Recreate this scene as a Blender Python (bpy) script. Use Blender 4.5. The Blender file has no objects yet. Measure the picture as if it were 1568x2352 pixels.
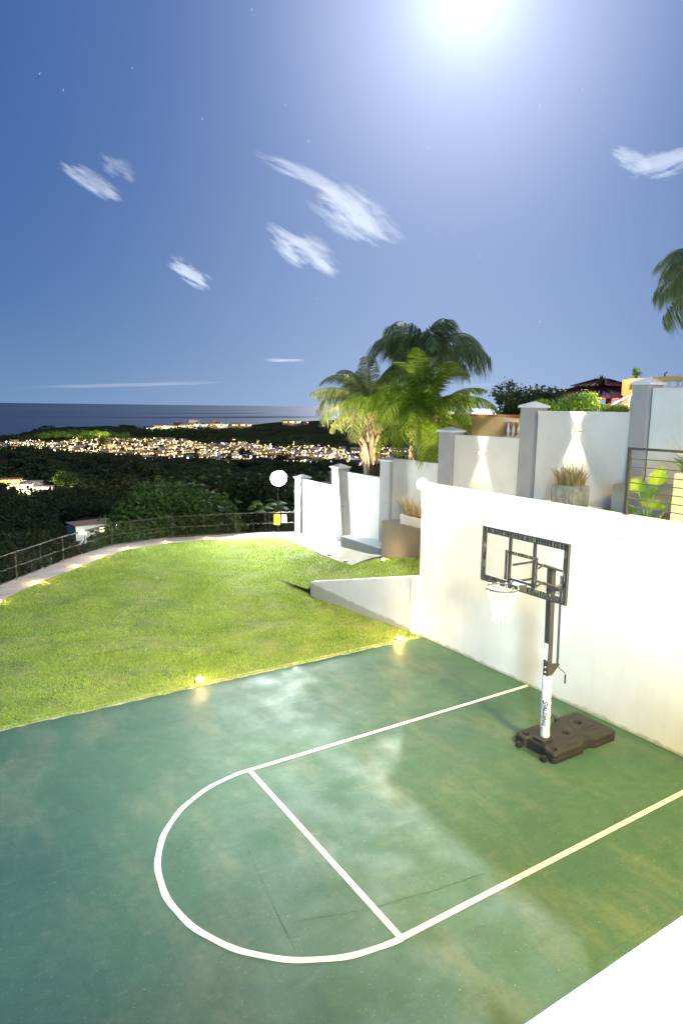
import bpy, math, random
import numpy as np
from mathutils import Vector, Matrix, Euler
from math import radians as rad, sin, cos, pi
random.seed(7); RNG = np.random.default_rng(11)
S = bpy.context.scene
COL = S.collection

# ------------------------------------------------------------------ camera, sky, moon, exposure
def cam_axes(yaw, pitch, roll):
    cy, sy = cos(yaw), sin(yaw)
    f = Vector((sy*cos(pitch), cy*cos(pitch), sin(pitch)))
    r = Vector((cy, -sy, 0)); u = r.cross(f)
    c, s = cos(roll), sin(roll)
    return c*r+s*u, -s*r+c*u, f
CAM = Vector((-9.5933, -4.6702, 5.297))
_r, _u, _f = cam_axes(.5651, -.1580, .0122)
cd = bpy.data.cameras.new('camera'); cam = bpy.data.objects.new('camera', cd); COL.objects.link(cam)
M = Matrix((_r, _u, -_f)).transposed().to_4x4(); M.translation = CAM
cam.matrix_world = M
cd.sensor_fit = 'VERTICAL'; cd.sensor_height = 36; cd.lens = 1525.5/2352*36
cd.clip_start = .05; cd.clip_end = 120000
S.camera = cam
S.view_settings.view_transform = 'Standard'; S.view_settings.look = 'None'
S.view_settings.gamma = 1; S.view_settings.use_curve_mapping = False
S.view_settings.exposure = 0.0
S.cycles.max_bounces = 6; S.cycles.transparent_max_bounces = 16
S.cycles.sample_clamp_indirect = 6

MOON = Vector((0.5815, 0.6542, 0.4836)).normalized()
MOON_EL = math.asin(MOON.z); MOON_AZ = math.atan2(MOON.x, MOON.y)
sl = bpy.data.lights.new('moon', 'SUN'); sl.energy = 3.2; sl.angle = rad(1.3); sl.color = (.9, .96, 1)
so = bpy.data.objects.new('moon', sl); COL.objects.link(so)
so.rotation_euler = MOON.to_track_quat('Z', 'Y').to_euler()

W = bpy.data.worlds.new('World'); S.world = W; W.use_nodes = True
def build_world():
    nt = W.node_tree; nt.nodes.clear(); N = nt.nodes.new; L = nt.links.new
    out = N('ShaderNodeOutputWorld'); bg = N('ShaderNodeBackground'); L(bg.outputs[0], out.inputs[0])
    bg.inputs[1].default_value = .1
    sky = N('ShaderNodeTexSky'); sky.sky_type = 'NISHITA'; sky.sun_disc = False
    sky.sun_elevation = MOON_EL; sky.sun_rotation = MOON_AZ
    sky.altitude = 100; sky.air_density = 1.0; sky.dust_density = .35; sky.ozone_density = 2.0
    tc = N('ShaderNodeTexCoord')
    def math_(op, a, b=None, c=None, clamp=False):
        n = N('ShaderNodeMath'); n.operation = op; n.use_clamp = clamp
        for i, v in enumerate((a, b, c)):
            if v is None: continue
            if isinstance(v, (int, float)): n.inputs[i].default_value = v
            else: L(v, n.inputs[i])
        return n.outputs[0]
    def dot(v):
        n = N('ShaderNodeVectorMath'); n.operation = 'DOT_PRODUCT'; L(tc.outputs['Generated'], n.inputs[0])
        n.inputs[1].default_value = v; return n.outputs['Value']
    def mixc(fac, a, b, mode='MIX'):
        n = N('ShaderNodeMix'); n.data_type = 'RGBA'; n.blend_type = mode
        if isinstance(fac, float): n.inputs[0].default_value = fac
        else: L(fac, n.inputs[0])
        for i, v in ((6, a), (7, b)):
            if isinstance(v, tuple): n.inputs[i].default_value = (*v, 1)
            else: L(v, n.inputs[i])
        return n.outputs[2]
    sep = N('ShaderNodeSeparateXYZ'); L(tc.outputs['Generated'], sep.inputs[0])
    el = math_('MAXIMUM', sep.outputs['Z'], 0.0)
    hz = math_('POWER', math_('SUBTRACT', 1.0, el), 7.0)
    base = mixc(hz, SKY_HI, SKY_LO, 'MIX')
    ns = N('ShaderNodeVectorMath'); ns.operation = 'SCALE'; L(sky.outputs[0], ns.inputs[0]); ns.inputs[3].default_value = .025
    co = N('ShaderNodeVectorMath'); co.operation = 'ADD'; L(base, co.inputs[0]); L(ns.outputs[0], co.inputs[1]); col = co.outputs[0]
    # moonlit aureole
    md = math_('MAXIMUM', dot(tuple(MOON)), 0.0)
    g1 = math_('MULTIPLY', math_('POWER', md, 500.0), 5.0)
    g2 = math_('MULTIPLY', math_('POWER', md, 60.0), 5.8)
    g3 = math_('MULTIPLY', math_('POWER', md, 10.0), 1.1)
    mh = Vector((MOON.x, MOON.y, .06)).normalized()
    g4 = math_('MULTIPLY', math_('POWER', math_('MAXIMUM', dot(tuple(mh)), 0.0), 12.0), 2.1)
    gg = math_('ADD', math_('ADD', math_('ADD', g1, g2), g3), g4)
    gc = N('ShaderNodeVectorMath'); gc.operation = 'SCALE'; gc.inputs[0].default_value = (.86, .92, 1.08); L(gg, gc.inputs[3])
    ad = N('ShaderNodeVectorMath'); ad.operation = 'ADD'; L(col, ad.inputs[0]); L(gc.outputs[0], ad.inputs[1])
    cur = ad.outputs[0]
    L(cur, bg.inputs[0])
SKY_HI = (.28, 1.08, 3.4); SKY_LO = (1.3, 2.6, 4.8)
def cdir(x, y):        # direction of a bearing measured on the photograph, as a fixed world vector
    return (_f + _r*((x-784)/1525.5) + _u*(-(y-1176)/1525.5)).normalized()
def cl(x, y, dx, dy, hl, hw, op, seed):
    c = cdir(x, y); a = cdir(x+dx, y+dy)-c
    return (tuple(c), tuple(a), hl/1525.5, hw/1525.5, op, seed)
CLOUDS = [cl(212, 418, 100, 62, 58, 18, .65, 1.3), cl(272, 385, 60, 40, 34, 20, .3, 2.1), cl(440, 628, 60, 38, 50, 20, .9, 3.7),
          cl(815, 490, 100, 66, 104, 46, 1.0, 4.5), cl(700, 402, 100, 45, 95, 16, .6, 5.1), cl(698, 575, 75, 45, 78, 34, 1.0, 6.4),
          cl(1450, 370, 60, 34, 48, 16, .6, 7.2), cl(1520, 375, 60, -18, 60, 26, .7, 7.9), cl(650, 827, 100, 0, 52, 4, .8, 8.8), cl(280, 884, 100, -3, 210, 5, .35, 9.3),
          cl(1130, 885, 100, 2, 90, 5, .3, 10.4)]
STARS = [(tuple(cdir(x, y)), l) for x, y, l in [(146, 207, .0022), (465, 273, .0022), (708, 325, .0028), (92, 169, .0016), (655, 241, .0016), (1035, 260, .0016),
          (1239, 241, .003), (1337, 205, .002), (1239, 739, .0018), (578, 22, .002), (984, 340, .0015), (1100, 588, .0015), (1384, 296, .0014), (729, 686, .0014), (304, 156, .0014)]]
build_world()

# ------------------------------------------------------------------ helpers
def link(o, parent=None):
    COL.objects.link(o)
    if parent is not None: o.parent = parent
    return o
def tag(o, label=None, cat=None, group=None, kind=None, category=None):
    cat = cat or category
    if label: o['label'] = label
    if cat: o['category'] = cat
    if group: o['group'] = group
    if kind: o['kind'] = kind
    return o
def empty(name, loc, rz=0, **k):
    o = bpy.data.objects.new(name, None); o.location = loc; o.rotation_euler = (0, 0, rz); o.empty_display_size = .2
    return tag(link(o), **k)
class MB:
    def __init__(s): s.v = []; s.f = []; s.m = []
    def add(s, vs, fs, m=0):
        b = len(s.v); s.v += [tuple(v) for v in vs]; s.f += [tuple(b+i for i in f) for f in fs]; s.m += [m]*len(fs); return s
    def box(s, x0, x1, y0, y1, z0, z1, m=0):
        v = [(x, y, z) for z in (z0, z1) for y in (y0, y1) for x in (x0, x1)]
        return s.add(v, [(0, 2, 3, 1), (4, 5, 7, 6), (0, 1, 5, 4), (2, 6, 7, 3), (0, 4, 6, 2), (1, 3, 7, 5)], m)
    def hexa(s, b, t, m=0):    # 4 bottom + 4 top corners, counter-clockwise
        return s.add(list(b)+list(t), [(3, 2, 1, 0), (4, 5, 6, 7), (0, 1, 5, 4), (1, 2, 6, 5), (2, 3, 7, 6), (3, 0, 4, 7)], m)
    def tube(s, pts, r, n=8, m=0, cap=True):
        pts = [Vector(p) for p in pts]; rs = r if isinstance(r, (list, tuple)) else [r]*len(pts)
        b = len(s.v); up = None
        for i, p in enumerate(pts):
            d = (pts[min(i+1, len(pts)-1)]-pts[max(i-1, 0)]).normalized()
            if up is None: up = d.orthogonal().normalized()
            up = (up-up.dot(d)*d); up = up.normalized() if up.length > 1e-6 else d.orthogonal().normalized()
            w = d.cross(up)
            for k in range(n):
                a = 2*pi*(k+.5)/n; q = p+(up*cos(a)+w*sin(a))*rs[i]; s.v.append(tuple(q))
        for i in range(len(pts)-1):
            for k in range(n):
                s.f.append((b+i*n+k, b+i*n+(k+1) % n, b+(i+1)*n+(k+1) % n, b+(i+1)*n+k)); s.m.append(m)
        if cap:
            s.f.append(tuple(b+k for k in range(n))[::-1]); s.m.append(m)
            s.f.append(tuple(b+(len(pts)-1)*n+k for k in range(n))); s.m.append(m)
        return s
    def lathe(s, prof, c=(0, 0, 0), n=16, m=0):
        b = len(s.v)
        for r, z in prof:
            for k in range(n):
                a = 2*pi*k/n; s.v.append((c[0]+r*cos(a), c[1]+r*sin(a), c[2]+z))
        for i in range(len(prof)-1):
            for k in range(n):
                s.f.append((b+i*n+k, b+i*n+(k+1) % n, b+(i+1)*n+(k+1) % n, b+(i+1)*n+k)); s.m.append(m)
        s.f.append(tuple(b+k for k in range(n))[::-1]); s.m.append(m)
        s.f.append(tuple(b+(len(prof)-1)*n+k for k in range(n))); s.m.append(m)
        return s
    def prism(s, poly, z0, z1, m=0):
        n = len(poly); b = [(x, y, z0) for x, y in poly]; t = [(x, y, z1) for x, y in poly]
        return s.add(b+t, [tuple(range(n))[::-1], tuple(range(n, 2*n))]+[(i, (i+1) % n, n+(i+1) % n, n+i) for i in range(n)], m)
    def build(s, name, mats, parent=None, bevel=0, smooth=False, local=False, **k):
        if parent is not None and not local:
            w = Vector((0, 0, 0)); q = parent
            while q is not None: w += q.location; q = q.parent
            s.v = [(a-w.x, b-w.y, c-w.z) for a, b, c in s.v]
        me = bpy.data.meshes.new(name); me.from_pydata(s.v, [], s.f)
        for m in (mats if isinstance(mats, (list, tuple)) else [mats]): me.materials.append(m)
        if max(s.m, default=0): me.polygons.foreach_set('material_index', s.m)
        if smooth: me.polygons.foreach_set('use_smooth', [True]*len(s.f))
        me.update()
        o = link(bpy.data.objects.new(name, me), parent)
        if bevel:
            b = o.modifiers.new('b', 'BEVEL'); b.width = bevel; b.segments = 2; b.limit_method = 'ANGLE'; b.angle_limit = rad(40)
        return tag(o, **k)
def np_mesh(name, V, F, mats, parent=None, midx=None, smooth=False, **k):
    V = np.asarray(V, np.float32); F = np.asarray(F, np.int32); n = F.shape[1]
    me = bpy.data.meshes.new(name); me.vertices.add(len(V)); me.vertices.foreach_set('co', V.ravel())
    me.loops.add(F.size); me.loops.foreach_set('vertex_index', F.ravel())
    me.polygons.add(len(F)); me.polygons.foreach_set('loop_start', np.arange(0, F.size, n, dtype=np.int32))
    me.polygons.foreach_set('loop_total', np.full(len(F), n, np.int32))
    for m in (mats if isinstance(mats, (list, tuple)) else [mats]): me.materials.append(m)
    if midx is not None: me.polygons.foreach_set('material_index', np.asarray(midx, np.int32))
    if smooth: me.polygons.foreach_set('use_smooth', np.ones(len(F), bool))
    me.update(calc_edges=True)
    o = link(bpy.data.objects.new(name, me), parent); return tag(o, **k)
def copy_tree(o, parent=None, loc=None, rz=None, **k):
    c = o.copy(); COL.objects.link(c)
    if parent is not None: c.parent = parent
    if loc is not None: c.location = loc
    if rz is not None: c.rotation_euler = (0, 0, rz)
    for ch in list(KIDS.get(o.name, [])) or [x for x in o.children]: copy_tree(ch, c)
    for a, b in k.items(): c[a] = b
    return c
KIDS = {}

# ------------------------------------------------------------------ materials
def mat(name, col, rough=.7, col2=None, nscale=3, bump=0, bscale=60, detail=6, metal=0, spec=.4, stretch=None, emit=None, estr=0, trans=None, lo=.35, hi=.65):
    m = bpy.data.materials.new(name); m.use_nodes = True; nt = m.node_tree; N = nt.nodes.new; L = nt.links.new
    b = nt.nodes['Principled BSDF']; b.inputs['Base Color'].default_value = (*col, 1); b.inputs['Roughness'].default_value = rough
    b.inputs['Metallic'].default_value = metal; b.inputs['Specular IOR Level'].default_value = spec
    tc = N('ShaderNodeTexCoord'); src = tc.outputs['Object']
    if stretch:
        mp = N('ShaderNodeMapping'); mp.inputs['Scale'].default_value = stretch; L(src, mp.inputs[0]); src = mp.outputs[0]
    if col2:
        n = N('ShaderNodeTexNoise'); n.inputs['Scale'].default_value = nscale; n.inputs['Detail'].default_value = detail; L(src, n.inputs['Vector'])
        r = N('ShaderNodeMapRange'); r.inputs[1].default_value = lo; r.inputs[2].default_value = hi; L(n.outputs['Fac'], r.inputs[0])
        x = N('ShaderNodeMix'); x.data_type = 'RGBA'; x.inputs[6].default_value = (*col, 1); x.inputs[7].default_value = (*col2, 1)
        L(r.outputs[0], x.inputs[0]); L(x.outputs[2], b.inputs['Base Color'])
    if bump:
        n = N('ShaderNodeTexNoise'); n.inputs['Scale'].default_value = bscale; n.inputs['Detail'].default_value = 4; L(src, n.inputs['Vector'])
        bp = N('ShaderNodeBump'); bp.inputs['Strength'].default_value = bump; bp.inputs['Distance'].default_value = .02
        L(n.outputs['Fac'], bp.inputs['Height']); L(bp.outputs[0], b.inputs['Normal'])
    if emit: b.inputs['Emission Color'].default_value = (*emit, 1); b.inputs['Emission Strength'].default_value = estr
    if trans: b.inputs['Transmission Weight'].default_value = trans
    return m
def leafmat(name, c1, c2, c3=None, scale=.8, tr=.35, spec=.12):
    m = bpy.data.materials.new(name); m.use_nodes = True; nt = m.node_tree; nt.nodes.clear(); N = nt.nodes.new; L = nt.links.new
    out = N('ShaderNodeOutputMaterial'); tc = N('ShaderNodeTexCoord'); geo = N('ShaderNodeNewGeometry')
    n = N('ShaderNodeTexNoise'); n.inputs['Scale'].default_value = scale; n.inputs['Detail'].default_value = 3; L(tc.outputs['Object'], n.inputs['Vector'])
    a = N('ShaderNodeMath'); a.operation = 'MULTIPLY_ADD'; a.inputs[1].default_value = .5; L(geo.outputs['Random Per Island'], a.inputs[0]); 
    s = N('ShaderNodeMath'); s.operation = 'MULTIPLY'; s.inputs[1].default_value = .6; L(n.outputs['Fac'], s.inputs[0]); L(s.outputs[0], a.inputs[2])
    r = N('ShaderNodeValToRGB'); e = r.color_ramp.elements; e[0].position = .25; e[0].color = (*c1, 1); e[1].position = .75; e[1].color = (*c2, 1)
    if c3: x = r.color_ramp.elements.new(.9); x.color = (*c3, 1)
    L(a.outputs[0], r.inputs[0])
    d = N('ShaderNodeBsdfPrincipled'); d.inputs['Roughness'].default_value = .6; d.inputs['Specular IOR Level'].default_value = spec; L(r.outputs[0], d.inputs['Base Color'])
    t = N('ShaderNodeBsdfTranslucent'); L(r.outputs[0], t.inputs['Color']); x = N('ShaderNodeMixShader'); x.inputs[0].default_value = tr
    L(d.outputs[0], x.inputs[1]); L(t.outputs[0], x.inputs[2]); L(x.outputs[0], out.inputs[0]); return m
def glow(name, col, st):
    m = bpy.data.materials.new(name); m.use_nodes = True; nt = m.node_tree; nt.nodes.clear()
    o = nt.nodes.new('ShaderNodeOutputMaterial'); e = nt.nodes.new('ShaderNodeEmission'); e.inputs[0].default_value = (*col, 1); e.inputs[1].default_value = st
    nt.links.new(e.outputs[0], o.inputs[0]); return m
def wallmat(name, c1, c2, base_z=None):
    """painted render: broad tone changes, fine trowel relief, streaks running down, soiling with a ragged edge low down"""
    m = mat(name, c1, .75, c2, 1.3, .25, 45); nt = m.node_tree; N = nt.nodes.new; L = nt.links.new
    b = nt.nodes['Principled BSDF']; prev = b.inputs['Base Color'].links[0].from_socket; tc = N('ShaderNodeTexCoord')
    mp = N('ShaderNodeMapping'); mp.inputs['Scale'].default_value = (7, 7, .35); L(tc.outputs['Object'], mp.inputs[0])
    n = N('ShaderNodeTexNoise'); n.inputs['Scale'].default_value = 1; n.inputs['Detail'].default_value = 5; L(mp.outputs[0], n.inputs['Vector'])
    r = N('ShaderNodeMapRange'); r.inputs[1].default_value = .56; r.inputs[2].default_value = .78; r.inputs[4].default_value = .11; L(n.outputs['Fac'], r.inputs[0])
    x = N('ShaderNodeMix'); x.data_type = 'RGBA'; L(r.outputs[0], x.inputs[0]); L(prev, x.inputs[6]); x.inputs[7].default_value = (.42, .4, .36, 1)
    last = x.outputs[2]
    if base_z is not None:
        sp = N('ShaderNodeSeparateXYZ'); L(tc.outputs['Object'], sp.inputs[0])
        n2 = N('ShaderNodeTexNoise'); n2.inputs['Scale'].default_value = 5; n2.inputs['Detail'].default_value = 7; L(tc.outputs['Object'], n2.inputs['Vector'])
        h = N('ShaderNodeMath'); h.operation = 'MULTIPLY_ADD'; h.inputs[1].default_value = -.16; L(n2.outputs['Fac'], h.inputs[0]); L(sp.outputs['Z'], h.inputs[2])
        r2 = N('ShaderNodeMapRange'); r2.inputs[1].default_value = base_z-.02; r2.inputs[2].default_value = base_z-.07; r2.inputs[4].default_value = .75; L(h.outputs[0], r2.inputs[0])
        y = N('ShaderNodeMix'); y.data_type = 'RGBA'; L(r2.outputs[0], y.inputs[0]); L(last, y.inputs[6]); y.inputs[7].default_value = (.33, .32, .24, 1); last = y.outputs[2]
    L(last, b.inputs['Base Color']); return m

WHITE = wallmat('white_render', (.76, .745, .75), (.68, .67, .675), 0.02)
WHITE2 = wallmat('white_render_upper', (.58, .58, .57), (.52, .52, .52))
GREYP = wallmat('grey_paint', (.27, .27, .28), (.23, .23, .25))
BEIGE = wallmat('taupe_paint', (.27, .24, .21), (.23, .21, .19))
BLUEG = wallmat('blue_grey_paint', (.22, .26, .28), (.19, .22, .24))
ORANGE = wallmat('ochre_paint', (.62, .36, .12), (.54, .30, .10))
CREAM = wallmat('cream_paint', (.58, .48, .33), (.5, .41, .28))
CONC = mat('concrete', (.34, .30, .26), .9, (.24, .21, .18), 2.2, .5, 30)
PAVE = mat('paving_concrete', (.30, .27, .20), .9, (.22, .19, .14), 1.6, .4, 40)
BLACK = mat('black_powder_coat', (.035, .032, .03), .38, (.05, .045, .042), 9, .1, 120)
PLAST = mat('black_plastic', (.016, .015, .015), .6, (.026, .024, .023), 5, .25, 200)
STEEL = mat('galvanised_steel', (.07, .065, .06), .6, (.045, .038, .032), 6, .15, 60, metal=.3, spec=.2)
WIRE = mat('dull_wire', (.05, .048, .045), .8, spec=.1)
MATTE = mat('matte_black', (.012, .012, .012), .95, spec=.05)
WHITEP = mat('white_vinyl', (.8, .79, .78), .45, (.72, .71, .7), 4, .5, 14)
LINE = mat('line_paint', (.74, .72, .68), .7, (.34, .40, .34), 22, .2, 80, detail=9, lo=.56, hi=.82)
NETM = mat('white_net', (.7, .7, .7), .8)
BARK = mat('bark', (.10, .075, .05), .95, (.05, .038, .028), 9, .9, 25, stretch=(1, 1, .3))
BOOT = mat('palm_boots', (.22, .15, .09), .95, (.09, .06, .04), 14, .9, 25, stretch=(1, 1, .25))
ROOFR = mat('red_metal_roof', (.24, .03, .025), .8, (.15, .022, .02), 5, spec=.1)
REDP = mat('red_paint', (.55, .02, .02), .5)
GREENP = mat('green_paint', (.05, .3, .1), .5)
SOILM = mat('soil', (.06, .045, .03), .95, (.03, .022, .016), 12, .6, 40)
SHELL = mat('sculpted_stone', (.33, .31, .27), .85, (.20, .2, .17), 8, .8, 22)
YEL = mat('sign_yellow', (.8, .5, .02), .5, (.74, .46, .03), 20)
SIGNW = mat('sign_white', (.8, .8, .8), .5, (.74, .74, .74), 20)
REDL = mat('sign_red', (.6, .08, .08), .5)
INK = mat('ink', (.02, .02, .02), .5)
WARM = glow('warm_lamp', (1, .72, .32), 30); WARMS = glow('warm_window', (1, .62, .25), 5); COOLS = glow('cool_window', (.8, .88, 1), 18)
FLOOD = glow('floodlight_face', (.86, .97, 1), 60); CORN = glow('corner_lamp', (1, .86, .6), 60)
GLASS = bpy.data.materials.new('clear_acrylic'); GLASS.use_nodes = True
def _glass():
    nt = GLASS.node_tree; nt.nodes.clear(); N = nt.nodes.new; L = nt.links.new
    o = N('ShaderNodeOutputMaterial'); t = N('ShaderNodeBsdfTransparent'); t.inputs[0].default_value = (.985, .985, .985, 1)
    g = N('ShaderNodeBsdfGlossy'); g.inputs['Roughness'].default_value = .04
    d = N('ShaderNodeBsdfDiffuse'); d.inputs[0].default_value = (.8, .8, .8, 1); m0 = N('ShaderNodeMixShader'); m0.inputs[0].default_value = .004
    m = N('ShaderNodeMixShader'); m.inputs[0].default_value = .025
    L(t.outputs[0], m0.inputs[1]); L(d.outputs[0], m0.inputs[2]); L(m0.outputs[0], m.inputs[1]); L(g.outputs[0], m.inputs[2]); L(m.outputs[0], o.inputs[0])
_glass()
LEAF_F = leafmat('woodland_leaf', (.045, .058, .022), (.11, .125, .045), (.15, .14, .06), tr=.15)
LEAF_F.node_tree.nodes['Principled BSDF'].inputs['Specular IOR Level'].default_value = .0
LEAF_D = leafmat('dark_foliage', (.03, .045, .018), (.08, .11, .036), (.12, .13, .045), spec=.02)
LEAF_M = leafmat('mid_foliage', (.05, .09, .02), (.12, .20, .04), (.18, .24, .06), spec=.04)
LEAF_P = leafmat('palm_leaf', (.07, .12, .012), (.19, .27, .02), (.38, .38, .06), tr=.45)
LEAF_K = leafmat('dark_palm_leaf', (.06, .09, .035), (.15, .20, .07), (.3, .3, .15), spec=.6)
LEAF_Y = leafmat('olive_palm_leaf', (.14, .16, .04), (.30, .31, .10), (.42, .40, .18))
LEAF_Q = leafmat('yellow_fan_leaf', (.12, .2, .01), (.3, .4, .03), (.5, .5, .08))
LEAF_S = leafmat('shrub_leaf', (.06, .13, .02), (.18, .3, .03), (.4, .42, .04))
LEAF_T = leafmat('tan_stalks', (.25, .18, .07), (.42, .34, .16), (.5, .42, .2))
LEAF_H = leafmat('hedge_leaf', (.12, .18, .02), (.28, .34, .04))
GRASS = leafmat('grass_blade', (.16, .235, .03), (.36, .47, .08), (.56, .50, .22), scale=.9, tr=.3)

def court_mat():
    m = bpy.data.materials.new('court_paint'); m.use_nodes = True; nt = m.node_tree; N = nt.nodes.new; L = nt.links.new
    b = nt.nodes['Principled BSDF']; b.inputs['Roughness'].default_value = .55; b.inputs['Specular IOR Level'].default_value = .22
    tc = N('ShaderNodeTexCoord'); P = tc.outputs['Object']
    def noise(sc, det=6, ro=.6, dist=0, st=None):
        s = P
        if st: mp = N('ShaderNodeMapping'); mp.inputs['Scale'].default_value = st; mp.inputs['Rotation'].default_value = (0, 0, .5); L(P, mp.inputs[0]); s = mp.outputs[0]
        n = N('ShaderNodeTexNoise'); n.inputs['Scale'].default_value = sc; n.inputs['Detail'].default_value = det; n.inputs['Roughness'].default_value = ro; n.inputs['Distortion'].default_value = dist
        L(s, n.inputs['Vector']); return n.outputs['Fac']
    def rng(v, a, b_, c=0, d=1):
        r = N('ShaderNodeMapRange'); r.inputs[1].default_value = a; r.inputs[2].default_value = b_; r.inputs[3].default_value = c; r.inputs[4].default_value = d; L(v, r.inputs[0]); return r.outputs[0]
    def mix(f, a, c):
        x = N('ShaderNodeMix'); x.data_type = 'RGBA'; L(f, x.inputs[0])
        for i, v in ((6, a), (7, c)):
            if isinstance(v, tuple): x.inputs[i].default_value = (*v, 1)
            else: L(v, x.inputs[i])
        return x.outputs[2]
    c = mix(rng(noise(.45, 5, .55), .35, .65), (.036, .090, .068), (.054, .118, .074))
    c = mix(rng(noise(1.1, 10, .68, 0, (1.0, .45, 1)), .50, .78, 0, .42), c, (.25, .225, .15))    # faded, chalky bloom; its warm tint stands in for golden reflected lamplight
    c = mix(rng(noise(4.5, 9, .72, 0, (.6, 1.6, 1)), .56, .80, 0, .35), c, (.22, .21, .15))        # fine rubbed streaks
    c = mix(rng(noise(.8, 8, .7, 0, (1, 1.7, 1)), .54, .80, 0, .5), c, (.020, .046, .036))         # damp darker areas
    c = mix(rng(noise(16, 6, .7), .60, .78, 0, .3), c, (.03, .06, .042))
    c = mix(rng(noise(7, 10, .8), .42, .62, 0, .28), c, (.024, .058, .046))
    c = mix(rng(noise(11, 10, .85, 0, (.5, 1.4, 1)), .56, .72, 0, .35), c, (.17, .19, .14))
    c = mix(rng(noise(60, 2, .5), .69, .74, 0, .8), c, (.36, .36, .28))                            # grit
    c = mix(rng(noise(30, 3, .6), .73, .79, 0, .6), c, (.02, .022, .02))
    L(c, b.inputs['Base Color'])
    bp = N('ShaderNodeBump'); bp.inputs['Strength'].default_value = .25; bp.inputs['Distance'].default_value = .01; L(noise(90, 4), bp.inputs['Height']); L(bp.outputs[0], b.inputs['Normal'])
    L(rng(noise(1.7, 6), .3, .7, .45, .75), b.inputs['Roughness'])
    return m
COURT = court_mat()
LAWNS = mat('lawn_soil', (.08, .13, .03), .95, (.22, .20, .09), 1.6, .8, 60)
TERR = mat('hillside_scrub', (.018, .024, .010), 1, (.032, .034, .016), .02, .8, .5, spec=0)

def sea_mat():
    m = mat('sea_water', (.006, .02, .05), .22, None, spec=.5); nt = m.node_tree; N = nt.nodes.new; L = nt.links.new
    b = nt.nodes['Principled BSDF']; tc = N('ShaderNodeTexCoord'); mp = N('ShaderNodeMapping'); mp.inputs['Scale'].default_value = (.004, .0012, .004); mp.inputs['Rotation'].default_value = (0, 0, -.5)
    L(tc.outputs['Object'], mp.inputs[0]); n = N('ShaderNodeTexNoise'); n.inputs['Scale'].default_value = 1; n.inputs['Detail'].default_value = 6; L(mp.outputs[0], n.inputs['Vector'])
    r = N('ShaderNodeMapRange'); r.inputs[3].default_value = .36; r.inputs[4].default_value = .42; L(n.outputs['Fac'], r.inputs[0]); L(r.outputs[0], b.inputs['Roughness'])
    b.inputs['IOR'].default_value = 1.33
    return m
SEA = sea_mat()

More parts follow.
